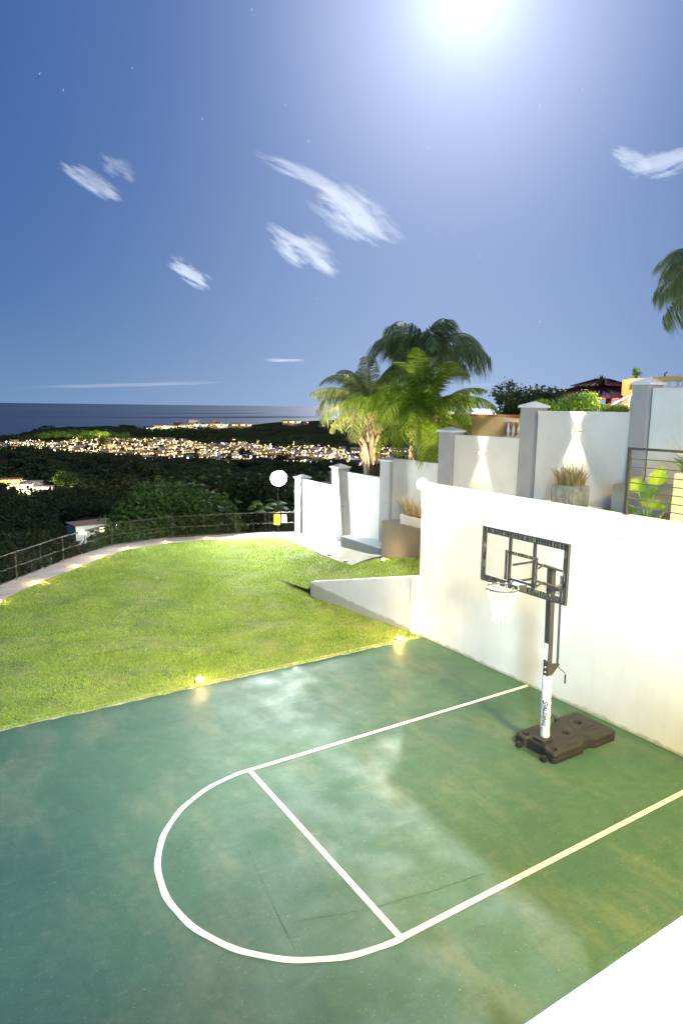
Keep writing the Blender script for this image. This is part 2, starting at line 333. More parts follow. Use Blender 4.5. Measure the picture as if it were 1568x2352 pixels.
def stars():
    b = MB(); R_ = 60000
    for c, l in STARS:
        c = Vector(c); a = Vector((.35, -.2, 1)); a = (a-a.dot(c)*c).normalized(); w = c.cross(a); o = CAM+c*R_; l *= R_; h = .00028*R_
        b.add([o-a*l, o-a*l*.2+w*h, o+a*l, o+a*l*.2-w*h], [(0, 1, 2, 3)])
    b.build('stars', glow('starlight', (.85, .92, 1), 1.0), label='faint short star trails in the blue night sky', cat='stars', kind='stuff')
stars()
def clouds():
    m = bpy.data.materials.new('thin_cloud'); m.use_nodes = True; nt = m.node_tree; nt.nodes.clear(); N = nt.nodes.new; L = nt.links.new
    def math_(op, a, b=None, clamp=False):
        n = N('ShaderNodeMath'); n.operation = op; n.use_clamp = clamp
        for i, v in enumerate((a, b)):
            if v is None: continue
            if isinstance(v, (int, float)): n.inputs[i].default_value = v
            else: L(v, n.inputs[i])
        return n.outputs[0]
    tc = N('ShaderNodeTexCoord'); oi = N('ShaderNodeObjectInfo'); sp = N('ShaderNodeSeparateXYZ'); L(tc.outputs['Object'], sp.inputs[0])
    u, v = sp.outputs[0], sp.outputs[1]; seed = math_('MULTIPLY', oi.outputs['Random'], 90.0)
    def nz(sx, sy, det, off, dist):
        cv = N('ShaderNodeCombineXYZ'); L(math_('MULTIPLY', u, sx), cv.inputs[0]); L(math_('MULTIPLY', v, sy), cv.inputs[1]); L(math_('ADD', seed, off), cv.inputs[2])
        n = N('ShaderNodeTexNoise'); n.inputs['Scale'].default_value = 1; n.inputs['Detail'].default_value = det; n.inputs['Roughness'].default_value = .55
        n.inputs['Distortion'].default_value = dist; L(cv.outputs[0], n.inputs['Vector']); return n.outputs['Fac']
    n1 = nz(.9, 1.2, 3, 0, .2); n2 = nz(1.5, 2.6, 9, 3.3, .5)
    r2 = math_('ADD', math_('MULTIPLY', u, u), math_('MULTIPLY', v, v))
    k = math_('SUBTRACT', 1.15, math_('MULTIPLY', r2, .8))
    k = math_('ADD', k, math_('MULTIPLY', math_('SUBTRACT', n1, .5), 3.4))
    k = math_('ADD', k, math_('MULTIPLY', math_('SUBTRACT', n2, .5), 2.2))
    env = math_('SUBTRACT', 1.55, r2, True)
    k = math_('MULTIPLY', math_('MULTIPLY', math_('SUBTRACT', k, .2), .85, True), env)
    sc = N('ShaderNodeSeparateColor'); L(oi.outputs['Color'], sc.inputs[0])
    k = math_('MULTIPLY', math_('POWER', math_('MULTIPLY', k, 1.25, True), .85), sc.outputs[0])
    o = N('ShaderNodeOutputMaterial'); t = N('ShaderNodeBsdfTransparent'); tr = N('ShaderNodeBsdfTranslucent'); tr.inputs[0].default_value = (1, 1, 1, 1)
    em = N('ShaderNodeBsdfDiffuse'); em.inputs[0].default_value = (1, 1, 1, 1)
    a = N('ShaderNodeMixShader'); a.inputs[0].default_value = .25; L(tr.outputs[0], a.inputs[1]); L(em.outputs[0], a.inputs[2])
    x = N('ShaderNodeMixShader'); L(k, x.inputs[0]); L(t.outputs[0], x.inputs[1]); L(a.outputs[0], x.inputs[2]); L(x.outputs[0], o.inputs[0])
    for i, (c, a_, ra, rb, op, sd) in enumerate(CLOUDS):
        D = 9000+700*i; c = Vector(c); a_ = Vector(a_); a_ = (a_-a_.dot(c)*c).normalized(); b_ = c.cross(a_)
        n = 8; bm = MB()
        for j in range(n+1):
            for q in range(n+1):
                uu, vv = -1.3+2.6*q/n, -1.3+2.6*j/n; bm.v.append((uu, vv, .25*(uu*uu+vv*vv)))
        bm.f = [(j*(n+1)+q, j*(n+1)+q+1, (j+1)*(n+1)+q+1, (j+1)*(n+1)+q) for j in range(n) for q in range(n)]; bm.m = [0]*len(bm.f)
        ob = bm.build('cloud', m, smooth=True, kind='structure')
        ob.matrix_world = Matrix.Translation(CAM+c*D) @ Matrix((a_, b_, c)).transposed().to_4x4() @ Matrix.Diagonal((ra*D, rb*D, rb*D, 1))
        ob.color = (op, 1, 1, 1)
clouds()
# ------------------------------------------------------------------ lamps of the place and added lights
def point(name, loc, watts, col, r=.1, parent=None):
    l = bpy.data.lights.new(name, 'POINT'); l.energy = watts; l.color = col; l.shadow_soft_size = r
    o = bpy.data.objects.new(name, l); o.location = loc; link(o, parent); return o
def spot(name, loc, d, watts, col, ang, blend=.3, r=.03, parent=None):
    l = bpy.data.lights.new(name, 'SPOT'); l.energy = watts; l.color = col; l.spot_size = rad(ang); l.spot_blend = blend; l.shadow_soft_size = r
    o = bpy.data.objects.new(name, l); o.location = loc; o.rotation_euler = Vector(d).to_track_quat('-Z', 'Y').to_euler(); link(o, parent); return o

# ------------------------------------------------------------------ levels
def lerp(x, pts):
    if x <= pts[0][0]: return pts[0][1]
    for (a, b), (c, d) in zip(pts, pts[1:]):
        if x <= c: return b+(d-b)*(x-a)/(c-a)
    return pts[-1][1]
def sm(t): t = max(0, min(1, t)); return t*t*(3-2*t)
def H(x, y):
    hl = lerp(y, [(6.9, 0), (12.2, -.36), (20, -.46), (30, -.5)])
    hp = lerp(y, [(6.9, 1.5), (9, 1.12), (10.7, .76), (12.7, .36), (14, .17), (15.5, .10), (17, 0), (20.8, -.27), (30, -.4)])
    ht = lerp(y, [(6.9, 1.38), (9, .84), (11, .31), (12.1, .02), (12.5, -.25), (15, -.39), (20, -.46)])
    if x <= .1: return hl
    return ht+(hp-ht)*sm((x-.1)/2.9)
def terr(r, az):
    base = lerp(r, [(0, -3), (24, -3), (45, -9.5), (80, -18), (150, -30), (250, -42), (400, -52), (600, -60), (720, -62), (1250, -61), (1400, -61), (2200, -61)])
    top = lerp(az, [(-40, -80), (0, -78), (5, -76), (7, -62), (8.5, -54), (13, -48), (15.8, -56), (20, -48), (24.3, -44), (27, -36), (31, -30), (35, -28), (48, -21), (80, -15)])
    rr = 1650
    rise = sm((r-1230)/(rr-1230)); z = base+(top-base)*rise
    z += (3*sin(r*.013+az*.35)+2*sin(az*1.1+r*.006))*sm((r-100)/300)*(1-.6*rise)
    fall = sm((r-rr-40)/450); return z+(-110-z)*fall
def terr_xy(x, y):
    dx, dy = x-CAM.x, y-CAM.y; return terr(math.hypot(dx, dy), math.degrees(math.atan2(dx, dy)))
def polar(r, az): return CAM.x+r*sin(rad(az)), CAM.y+r*cos(rad(az))

def build_ground():
    rs = [5, 15, 24]+list(np.geomspace(28, 2200, 110)); azs = np.linspace(-70, 125, 196)
    V = []; nz = len(azs)
    for r in rs:
        for a in azs: x, y = polar(r, a); V.append((x, y, terr(r, a)))
    F = [(i*nz+j, (i+1)*nz+j, (i+1)*nz+j+1, i*nz+j+1) for i in range(len(rs)-1) for j in range(nz-1)]
    np_mesh('hillside', V, F, TERR, smooth=True, kind='structure')
    n = 96; V = [(0, 0, -90)]; F = []
    rr = [300, 1500, 4000, 12000, 40000, 90000]
    MBs = MB()
    for r in rr:
        for k in range(n): MBs.v.append((r*cos(2*pi*k/n), r*sin(2*pi*k/n), -90))
    for i in range(len(rr)-1):
        for k in range(n): MBs.f.append((i*n+k, (i+1)*n+k, (i+1)*n+(k+1) % n, i*n+(k+1) % n)); MBs.m.append(0)
    MBs.build('sea', SEA, kind='structure')
build_ground()


# ------------------------------------------------------------------ property ground
def sheet(name, x0, x1, y0, y1, z, m, n=1, **k):
    V = [(x0+(x1-x0)*i/n, y0+(y1-y0)*j/n, z) for j in range(n+1) for i in range(n+1)]
    F = [(j*(n+1)+i, j*(n+1)+i+1, (j+1)*(n+1)+i+1, (j+1)*(n+1)+i) for j in range(n) for i in range(n)]
    return np_mesh(name, V, F, m, **k)
court = MB().box(-18, .1, -3.8, 6.9, -.3, 0).build('court', COURT, kind='structure')
COURTP = court
def flat(poly, z, name, m, parent): return MB().add([(x, y, z) for x, y in poly], [tuple(range(len(poly)))]).build(name, m, parent)
LW = .072; FX = -5.858; YA = 3.66
def strip(name, p, q, w, z, m, parent):
    p, q = Vector(p), Vector(q); d = (q-p).normalized(); n = Vector((-d.y, d.x))*w/2
    return flat([tuple(p-n), tuple(q-n), tuple(q+n), tuple(p+n)], z, name, m, parent)
strip('lane_line', (FX, YA), (-.005, YA), LW, .004, LINE, court)
strip('lane_line', (FX, 0), (-.005, 0), LW, .004, LINE, court)
strip('free_throw_line', (FX, YA-LW/2), (FX, LW/2), LW, .004, LINE, court)
def arc():
    b = MB(); c = (FX, YA/2); R = YA/2; n = 72
    for i in range(n+1):
        a = pi/2+pi*i/n; wob = .006*sin(i*.9)
        for r in (R-LW/2+wob*.3, R+LW/2+wob): b.v.append((c[0]+r*cos(a)*1.0, c[1]+r*sin(a), .004))
    b.f = [(2*i, 2*i+1, 2*i+3, 2*i+2) for i in range(n)]; b.m = [0]*n
    b.build('half_circle_line', LINE, court)
arc()
CRACK = mat('crack', (.02, .042, .03), .95, (.045, .085, .055), 12, lo=.3, hi=.6)
def crack(pts, w):
    b = MB(); P_ = [Vector((*p, .002)) for p in pts]; out = []
    for p, q in zip(P_, P_[1:]):
        n = max(3, int((q-p).length/.06))
        for i in range(n): out.append(p.lerp(q, i/n)+Vector((random.gauss(0, .006), random.gauss(0, .006), 0)))
    for i, p in enumerate(out):
        d = (out[min(i+1, len(out)-1)]-out[max(0, i-1)]).normalized(); nn = Vector((-d.y, d.x, 0))*w*random.uniform(.25, 1)
        b.v += [tuple(p-nn), tuple(p+nn)]
    b.f = [(2*i, 2*i+2, 2*i+3, 2*i+1) for i in range(len(out)-1)]; b.m = [0]*len(b.f)
    b.build('crack', CRACK, court)
crack([(-5.6, 3.5), (-3.5, 3.47), (-.6, 3.42)], 0.0036)
crack([(-6.65, .75), (-6.0, .52), (-5.2, .36), (-4.4, .24)], 0.0054)
crack([(-3.3, 2.35), (-3.35, 1.6), (-3.45, .9), (-3.5, .3)], 0.0036)
crack([(-6.6, 2.1), (-6.75, 1.1), (-6.85, .35)], 0.0042)
crack([(-8.0, -1.0), (-8.1, -2.2), (-8.05, -3.4)], 0.0042)
crack([(-4.5, -1.2), (-3.0, -1.25), (-1.6, -1.3)], 0.0030)

PAIRS = [((-13.2, 6.9), (-14.6, 6.9)), ((-12.8, 8.0), (-14.1, 8.0)), ((-11.3, 11.2), (-12.4, 11.6)), ((-9.6, 14.0), (-10.2, 15.0)), ((-7.97, 16.3), (-8.2, 17.75)),
         ((-6.73, 17.86), (-7.1, 19.1)), ((-5.81, 18.87), (-6.2, 20.15)), ((-4.18, 20.64), (-4.6, 21.7)), ((-2.92, 21.7), (-3.1, 22.95)), ((-1.25, 22.14), (-1.0, 23.35)),
         ((.46, 22.04), (.6, 22.85)), ((1.78, 21.01), (2.2, 22.0)), ((2.79, 19.73), (4.2, 20.95)), ((2.67, 18.41), (4.25, 18.6)), ((2.49, 16.95), (4.25, 17.0)),
         ((2.35, 16.05), (4.25, 16.05)), ((2.21, 15.03), (4.25, 15.03)), ((2.16, 14.44), (4.25, 14.4)), ((2.1, 13.49), (4.25, 13.5)), ((1.95, 12.9), (4.25, 12.9))]
def resample(P_, k):
    out = []
    for i in range(len(P_)-1):
        for j in range(k):
            t = j/k; out.append(tuple(tuple(P_[i][e][c]*(1-t)+P_[i+1][e][c]*t for c in (0, 1)) for e in (0, 1)))
    out.append(P_[-1]); return out
def loft(pairs, name, m, off, thick, jit=0):
    R_ = resample(pairs, 6); n = 7; b = MB()
    for a, c in R_:
        ja = random.gauss(0, jit)
        for i in range(n+1):
            t = i/n; x = a[0]*(1-t)+c[0]*t+(ja if i == 0 else 0); y = a[1]*(1-t)+c[1]*t+(ja if i == 0 else 0); b.v.append((x, y, H(x, y)+off))
    for i in range(len(R_)-1):
        for j in range(n): b.f.append((i*(n+1)+j, i*(n+1)+j+1, (i+1)*(n+1)+j+1, (i+1)*(n+1)+j)); b.m.append(0)
    for e in (0, n):       # skirts
        s0 = len(b.v)
        for i in range(len(R_)): x, y, z = b.v[i*(n+1)+e]; b.v.append((x, y, z-(thick if e == 0 else 2.6)))
        for i in range(len(R_)-1): b.f.append((i*(n+1)+e, (i+1)*(n+1)+e, s0+i+1, s0+i)); b.m.append(0)
    return b.build(name, m, kind='structure')
loft(PAIRS[:13], 'path', CONC, .035, .1, .012)
loft(PAIRS[12:], 'paving', PAVE, .036, .1, .012)

EDGE = [a for a, b in PAIRS]+[(3.0, 12.6), (3.0, 6.95), (-13.2, 6.9)]
def inside(px, py, poly):
    r = np.zeros(len(px), bool); n = len(poly)
    for i in range(n):
        x1, y1 = poly[i]; x2, y2 = poly[(i+1) % n]
        c = ((y1 > py) != (y2 > py)) & (px < (x2-x1)*(py-y1)/(y2-y1+1e-12)+x1); r ^= c
    return r
Hv = np.vectorize(H)
def build_lawn():
    st = .2; b = MB()
    for (xa, xb, ya, yb) in ((-13.4, .1, 6.9, 23.0), (.1001, 4.2, 6.9, 23.0)):
        nx = max(2, int((xb-xa)/st)); ny = int((yb-ya)/st)
        X = np.linspace(xa, xb, nx+1); Y = np.linspace(ya, yb, ny+1)
        base = len(b.v)
        for y in Y:
            for x in X: b.v.append((x, y, H(x, y)+(.012*sin(x*2.1+y)*sin(y*1.7) if y > 7.2 else 0)))
        cx = np.repeat(((X[:-1]+X[1:])/2)[None, :], ny, 0); cy = np.repeat(((Y[:-1]+Y[1:])/2)[:, None], nx, 1)
        ok = inside(cx.ravel(), cy.ravel(), EDGE)
        # keep also cells that touch the edge, they run under the path
        okk = ok.reshape(ny, nx).copy(); o2 = okk.copy()
        o2[1:] |= okk[:-1]; o2[:-1] |= okk[1:]; o2[:, 1:] |= okk[:, :-1]; o2[:, :-1] |= okk[:, 1:]
        for j in range(ny):
            for i in range(nx):
                if o2[j, i]: q = base+j*(nx+1)+i; b.f.append((q, q+1, q+nx+2, q+nx+1)); b.m.append(0)
    b.build('lawn', LAWNS, smooth=True, kind='structure')
    n = 300000
    px = RNG.uniform(-13.3, 3.0, n); py = 6.9+(22.3-6.9)*RNG.uniform(0, 1, n)**1.25
    ok = inside(px, py, EDGE) & ~((px > -.07) & (px < .27) & (py < 12.2)) & ~((px > 2.95) & (py < 12.75))
    # ragged border over the court
    m = 5000; ex = RNG.uniform(-13, 0, m); ey = 6.9-np.abs(RNG.normal(0, .03, m))*(.6+.6*np.sin(ex*2.3)**2)
    px = np.concatenate([px[ok], ex]); py = np.concatenate([py[ok], ey])
    clump = np.sin(px*3.1+np.sin(py*2.3)*2)*np.sin(py*2.9+np.cos(px*1.9)*2)
    n = len(px); pz = np.where(py > 6.9, Hv(px, np.maximum(py, 6.9)), 0)
    far = 1+.35*(py-6.9)/15; tr_ = np.ones(n)
    for (ccx, ccy, rr_) in ((-9, 2, 9.6), (-9, 2, 10.6), (-9, 2, 11.9), (-14, 6, 12.8), (-14, 6, 14.0), (-3, 30, 20.2), (-3, 30, 21.3), (-16, 2, 13.5)):
        dd = np.abs(np.hypot(px-ccx, py-ccy)+.05*np.sin(px*4)-rr_); brk = np.sin(np.arctan2(py-ccy, px-ccx)*9+rr_*3) > -.25; tr_ = np.where((dd < .045) & brk, .3, tr_)
    h = RNG.uniform(.022, .055, n)*(1+.3*clump)*far*tr_; w = RNG.uniform(.006, .012, n)*far; a = RNG.uniform(0, 2*pi, n); ln = RNG.uniform(.2, 1.1, n)*h; la = RNG.uniform(0, 2*pi, n)
    V = np.empty((n, 3, 3)); V[:, 0] = np.stack([px-w*np.cos(a), py-w*np.sin(a), pz-.003], 1); V[:, 1] = np.stack([px+w*np.cos(a), py+w*np.sin(a), pz-.003], 1)
    V[:, 2] = np.stack([px+ln*np.cos(la), py+ln*np.sin(la), pz+h], 1)
    np_mesh('grass', V.reshape(-1, 3), np.arange(n*3).reshape(n, 3), GRASS, label='short yellow-green grass covering the lawn beside the court', cat='grass', kind='stuff')
build_lawn()
# pale sandy seam where lawn meets court
def seam():
    b = MB(); n = 130
    for i in range(n+1):
        x = -13+13*i/n; b.v += [(x, 6.9-.05-.05*random.random(), .006), (x, 6.95+.04*random.random(), .012)]
    b.f = [(2*i, 2*i+2, 2*i+3, 2*i+1) for i in range(n)]; b.m = [0]*n
    b.build('sand_seam', mat('sand', (.55, .48, .32), .95, (.36, .33, .18), 18, .6, 90), kind='structure')
seam()

# terrace and neighbouring ground
TERRF = mat('terrace_floor', (.5, .42, .3), .8, (.4, .33, .24), 3, .3, 30)
MB().box(.2, 4.2, -12, 6.9, -.3, 2.95).build('terrace_floor', TERRF, kind='structure')
MB().box(-18, .2, -12, -3.95, -.3, 3.2).build('house_terrace', TERRF, kind='structure')
def neighbour():
    b = MB(); n = 24
    ys = np.linspace(-12, 24, 37); xs = [4.36, 5.5, 8, 12, 18, 26, 40]
    for y in ys:
        for x in xs: b.v.append((x, y, lerp(y, [(4, 5.0), (7, 4.65), (10, 3.9), (13, 2.9), (18.5, 1.8), (21, .8), (24, -2)])-(max(0, x-18)*.25)-(max(0, x-8)*max(0, y-8)*.03)))
    k = len(xs)
    for j in range(len(ys)-1):
        for i in range(k-1): b.f.append((j*k+i, j*k+i+1, (j+1)*k+i+1, (j+1)*k+i)); b.m.append(0)
    b.build('garden_ground', SOILM, smooth=True, kind='structure')
neighbour()

# ------------------------------------------------------------------ walls
rw = MB().box(0, .2, -3.95, 7.05, 0, 3.6).build('retaining_wall', WHITE, bevel=.012, label='tall white rendered retaining wall along the end of the court, under the railing', category='wall')
lw = empty('garden_wall', (0, 0, 0), label='low white wall with sloping top between lawn and raised grass', cat='wall')
def lowwall():
    y0, y1 = 7.05, 12.15
    MB().hexa([(0, y0, -.5), (.2, y0, -.5), (.2, y1, -.7), (0, y1, -.7)], [(0, y0, 1.42), (.2, y0, 1.42), (.2, y1, .09), (0, y1, .09)]).build('wall_panel', WHITE, lw, bevel=.01)
    MB().box(-.07, -.002, 7.02, 7.27, -.1, 1.39).build('pilaster', WHITE, lw, bevel=.008)
lowwall()
MB().box(-18, -.003, -3.95, -3.8, -.1, 3.93).build('terrace_parapet', WHITE, bevel=.01, label='white rendered parapet at the near corner in front of the camera', category='parapet')

bw = empty('boundary_wall', (4.2, 0, 0), label='stepped white boundary wall with pyramid-capped grey pillars behind the planters', cat='wall')
for (ya, yb, zt, zb) in [(17.3, 20.25, 2.17, -.6), (14.45, 17.2, 2.8, -.4), (11.35, 13.8, 3.54, 0), (8.05, 10.7, 4.48, 0), (4.75, 7.5, 5.24, 1), (-10, 4.3, 5.78, 1)]:
    MB().box(4.2, 4.35, ya, yb, zb, zt).build('wall_panel', WHITE2, bw, bevel=.008)
def pillar(ya, yb, zt, zb=-.4, sh=0.0, w=.5):
    x0, x1 = 4.1, 4.1+w
    p = MB().hexa([(x0, ya-sh, zb), (x1, ya-sh, zb), (x1, yb-sh, zb), (x0, yb-sh, zb)], [(x0, ya, zt), (x1, ya, zt), (x1, yb, zt), (x0, yb, zt)]).build('pillar', [GREYP], bw, bevel=.006)
    o = .05; cy = (ya+yb)/2; cx = (x0+x1)/2; b = MB(); b.box(x0-o, x1+o, ya-o, yb+o, zt+.001, zt+.05)
    b.add([(x0-o, ya-o, zt+.052), (x1+o, ya-o, zt+.052), (x1+o, yb+o, zt+.052), (x0-o, yb+o, zt+.052), (cx, cy, zt+.17)], [(0, 1, 4), (1, 2, 4), (2, 3, 4), (3, 0, 4), (3, 2, 1, 0)])
    b.build('pillar_cap', WHITE2, p)
pillar(20.27, 20.75, 2.2, -.6); pillar(17.18, 17.72, 2.9, -.3, .42); pillar(13.84, 14.42, 3.42); pillar(10.74, 11.32, 4.55); pillar(7.54, 8.02, 5.32); pillar(4.33, 4.73, 5.85, 1)
MB().tube([(4.2, 18.55, 1.5), (4.13, 18.5, 1.52), (4.1, 18.35, 1.50), (4.1, 18.28, 1.36), (4.1, 18.22, 1.30)], .022, 6).build('pipe_stub', mat('rusty_iron', (.35, .16, .05), .8, (.2, .1, .04), 20), label='bent rusty pipe stub sticking out of the end panel of the boundary wall', category='pipe')
for y, z in ((17.55, 1.2), (19.9, 1.1), (18.35, 1.06), (16.95, 1.43)):
    MB().tube([(4.203, y, z), (4.185, y, z)], .03, 8).build('pipe_opening', INK, bw)

def block(name, x0, x1, y0, y1, z0, z1, m, label, cat='planter'):
    MB().box(x0, x1, y0, y1, z0, z1).build(name, m, bevel=.015, label=label, category=cat)
block('masonry_block', 3.0, 4.19, 7.0, 12.74, -.2, 1.62, BEIGE, 'large taupe masonry block under the long white planter, beside the raised grass', 'block')
block('masonry_bench', 3.4, 4.19, 12.76, 15.86, -.3, .52, BLUEG, 'low grey masonry bench against the boundary wall beside the paving', 'bench')
block('masonry_block', 3.0, 4.19, 1.2, 4.28, 2.9, 3.70, BLUEG, 'blue-grey masonry block on the terrace behind the railing', 'block')

# ------------------------------------------------------------------ wall sconces (up and down light)
def sconce(y, z, label, p):
    e = empty('wall_sconce', (4.2, y, z), label=label, cat='wall lamp', group='up and down wall lamps')
    MB().box(4.11, 4.199, y-.11, y+.11, z-.02, z+.02).build('housing', PLAST, e, bevel=.004)
    MB().box(4.125, 4.185, y-.09, y+.09, z+.0205, z+.026).build('lens', WARM, e)
    MB().box(4.125, 4.185, y-.09, y+.09, z-.026, z-.0205).build('lens', WARM, e)
    for s in (1, -1):
        o = spot('sconce_beam', (-.07, 0, s*.05), (.12, 0, s), p, (1, .80, .48), 62, .35, .03, e)
sconce(15.86, 2.05, 'wall lamp on the second panel above the grey bench, throwing an hourglass of light', 300)
sconce(9.48, 4.0, 'wall lamp on the short panel just right of the front palm', 320)
sconce(6.25, 4.75, 'wall lamp on the panel behind the sculpted planter', 360)

# ------------------------------------------------------------------ corner lamp and floodlight
e = empty('corner_lamp', (.1, 7.12, 3.6), label='round warm lamp glaring on the top corner of the tall white wall', cat='lamp')
MB().tube([(.1, 7.051, 3.5), (.1, 7.16, 3.5)], .03).build('bracket', PLAST, e)
MB().lathe([(.02, -.13), (.095, -.09), (.125, 0), (.095, .09), (.02, .13)], (.1, 7.17, 3.55), 16).build('lamp_globe', CORN, e, smooth=True)
point('corner_lamp_light', (-.17, .12, -.02), 800, (1, .78, .42), .1, e)
fx, fy, fz = 3.55, 21.3, 2.22
e = empty('floodlight', (fx, fy, -2.5), label='dazzling white floodlight on a thin pole beyond the fence', cat='floodlight')
MB().tube([(fx, fy, -3.2), (fx, fy, fz+.1)], .03).build('pole', MATTE, e)
b = MB(); b.tube([(fx-.02, fy-.06, fz), (fx-.08, fy-.24, fz-.04)], [.22, .36], 20, cap=True); b.build('lamp_housing', MATTE, e)
def disc():
    c = Vector((fx-.085, fy-.255, fz-.043)); d = Vector((-.35, -1, -.15)).normalized(); u = d.orthogonal().normalized(); v = d.cross(u)
    b = MB(); b.v = [tuple(c+(u*cos(2*pi*k/24)+v*sin(2*pi*k/24))*.35) for k in range(24)]+[tuple(c+d*.12)]; b.f = [(k, (k+1) % 24, 24) for k in range(24)]; b.m = [0]*24
    b.build('lamp_lens', FLOOD, e)
disc()
spot('floodlight_light', (-.15, -.34, fz+2.5-.1), (-.3, -1, -.35), 13000, (.90, .98, .94), 172, .25, .2, e)

# ------------------------------------------------------------------ the house behind the camera, with its lamps
h = empty('house', (0, 0, 0), label='white house facade with deep eaves behind the terrace', cat='house')
MB().box(-18, 6, -8.4, -8.0, 3.2, 8.6).build('wall', WHITE2, h)
MB().box(-18, 6, -8.0, -4.9, 8.6, 8.8).build('eaves', WHITE2, h)
def houselamp(x, y, z, w, col, label, r=.12):
    e = empty('house_lamp', (x, y, z+.1), label=label, cat='lamp')
    MB().lathe([(.06, .0), (.13, .02), (.13, .06), (.05, .12)], (x, y, z+.05), 14).build('housing', PLAST, e)
    MB().lathe([(.0, -.03), (.08, -.02), (.1, .04)], (x, y, z), 14).build('lamp_glass', WARM if col[2] < .7 else FLOOD, e)
    MB().tube([(x, y, z+.16), (x, y, 8.6)], .012, 6).build('cord', PLAST, e)
    point('house_lamp_light', (0, 0, -.25), w, col, r, e)
#@LAMPS
houselamp(-9.2, -6.6, 5.95, 9500, (.38, .74, 1), 'cool white lamp hanging under the house eaves behind the parapet', .7)
def floodlamp(loc, tgt, w, col, ang, label):
    loc = Vector(loc); d = (Vector(tgt)-loc).normalized(); e = empty('house_floodlight', loc, label=label, cat='floodlight')
    MB().tube([loc-d*.12, loc], [.08, .14], 12).build('housing', PLAST, e); MB().tube([loc+d*.001, loc+d*.012], .12, 12).build('lens', WARM, e); MB().tube([loc-d*.1, (loc.x, loc.y, 8.6)], .02, 6).build('bracket', PLAST, e)
    spot('floodlight_beam', tuple(d*.1), d, w, col, ang, .9, .5, e)
floodlamp((-3.0, -5.05, 8.2), (-1.4, 1.6, .0), 12000, (1, .72, .16), 88, 'warm floodlight under the house eaves aimed at the hoop end of the court')
floodlamp((-7.5, -5.05, 8.2), (-3.0, 11.5, 0), 11500, (1, .90, .66), 60, 'pale warm floodlight under the house eaves aimed at the lawn')
houselamp(2.6, -1.2, 6.4, 500, (1, .74, .36), 'warm lamp hanging over the upper terrace outside the picture', .15)
#@PART3

# ------------------------------------------------------------------ basketball hoop
def text_mesh(txt, size, name, m, parent, mw, shear=0, depth=.0006, sx=1.0):
    c = bpy.data.curves.new('t', 'FONT'); c.body = txt; c.size = size; c.shear = shear; c.align_x = 'CENTER'; c.align_y = 'CENTER'; c.extrude = depth; c.offset = size*.02
    o = bpy.data.objects.new('t', c); COL.objects.link(o); bpy.context.view_layer.update()
    me = bpy.data.meshes.new_from_object(o.evaluated_get(bpy.context.evaluated_depsgraph_get())); bpy.data.objects.remove(o)
    me.transform(Matrix.Diagonal((sx, 1, 1, 1))); me.transform(mw); me.materials.clear(); me.materials.append(m)
    w = Vector((0, 0, 0)); q = parent
    while q is not None: w += q.location; q = q.parent
    me.transform(Matrix.Translation(-w)); return link(bpy.data.objects.new(name, me), parent)
def axes(x, y, o): # columns: text right, text up, normal
    x, y = Vector(x).normalized(), Vector(y).normalized(); m = Matrix((x, y, x.cross(y))).transposed().to_4x4(); m.translation = o; return m
def stripes():
    m = mat('striped_board_border', (.03, .027, .024), .4); nt = m.node_tree; N = nt.nodes.new; L = nt.links.new; b = nt.nodes['Principled BSDF']; tc = N('ShaderNodeTexCoord')
    mp = N('ShaderNodeMapping'); mp.inputs['Scale'].default_value = (1, 85, 7); L(tc.outputs['Object'], mp.inputs[0])
    n = N('ShaderNodeTexNoise'); n.inputs['Scale'].default_value = 1; n.inputs['Detail'].default_value = 1; L(mp.outputs[0], n.inputs['Vector'])
    r = N('ShaderNodeValToRGB'); r.color_ramp.interpolation = 'CONSTANT'; e = r.color_ramp.elements; e[0].color = (.022, .02, .018, 1); e[1].position = .54; e[1].color = (.09, .095, .07, 1)
    x = e.new(.60); x.color = (.30, .25, .18, 1); L(n.outputs['Fac'], r.inputs[0]); L(r.outputs[0], b.inputs['Base Color']); return m
STRIPE = stripes()
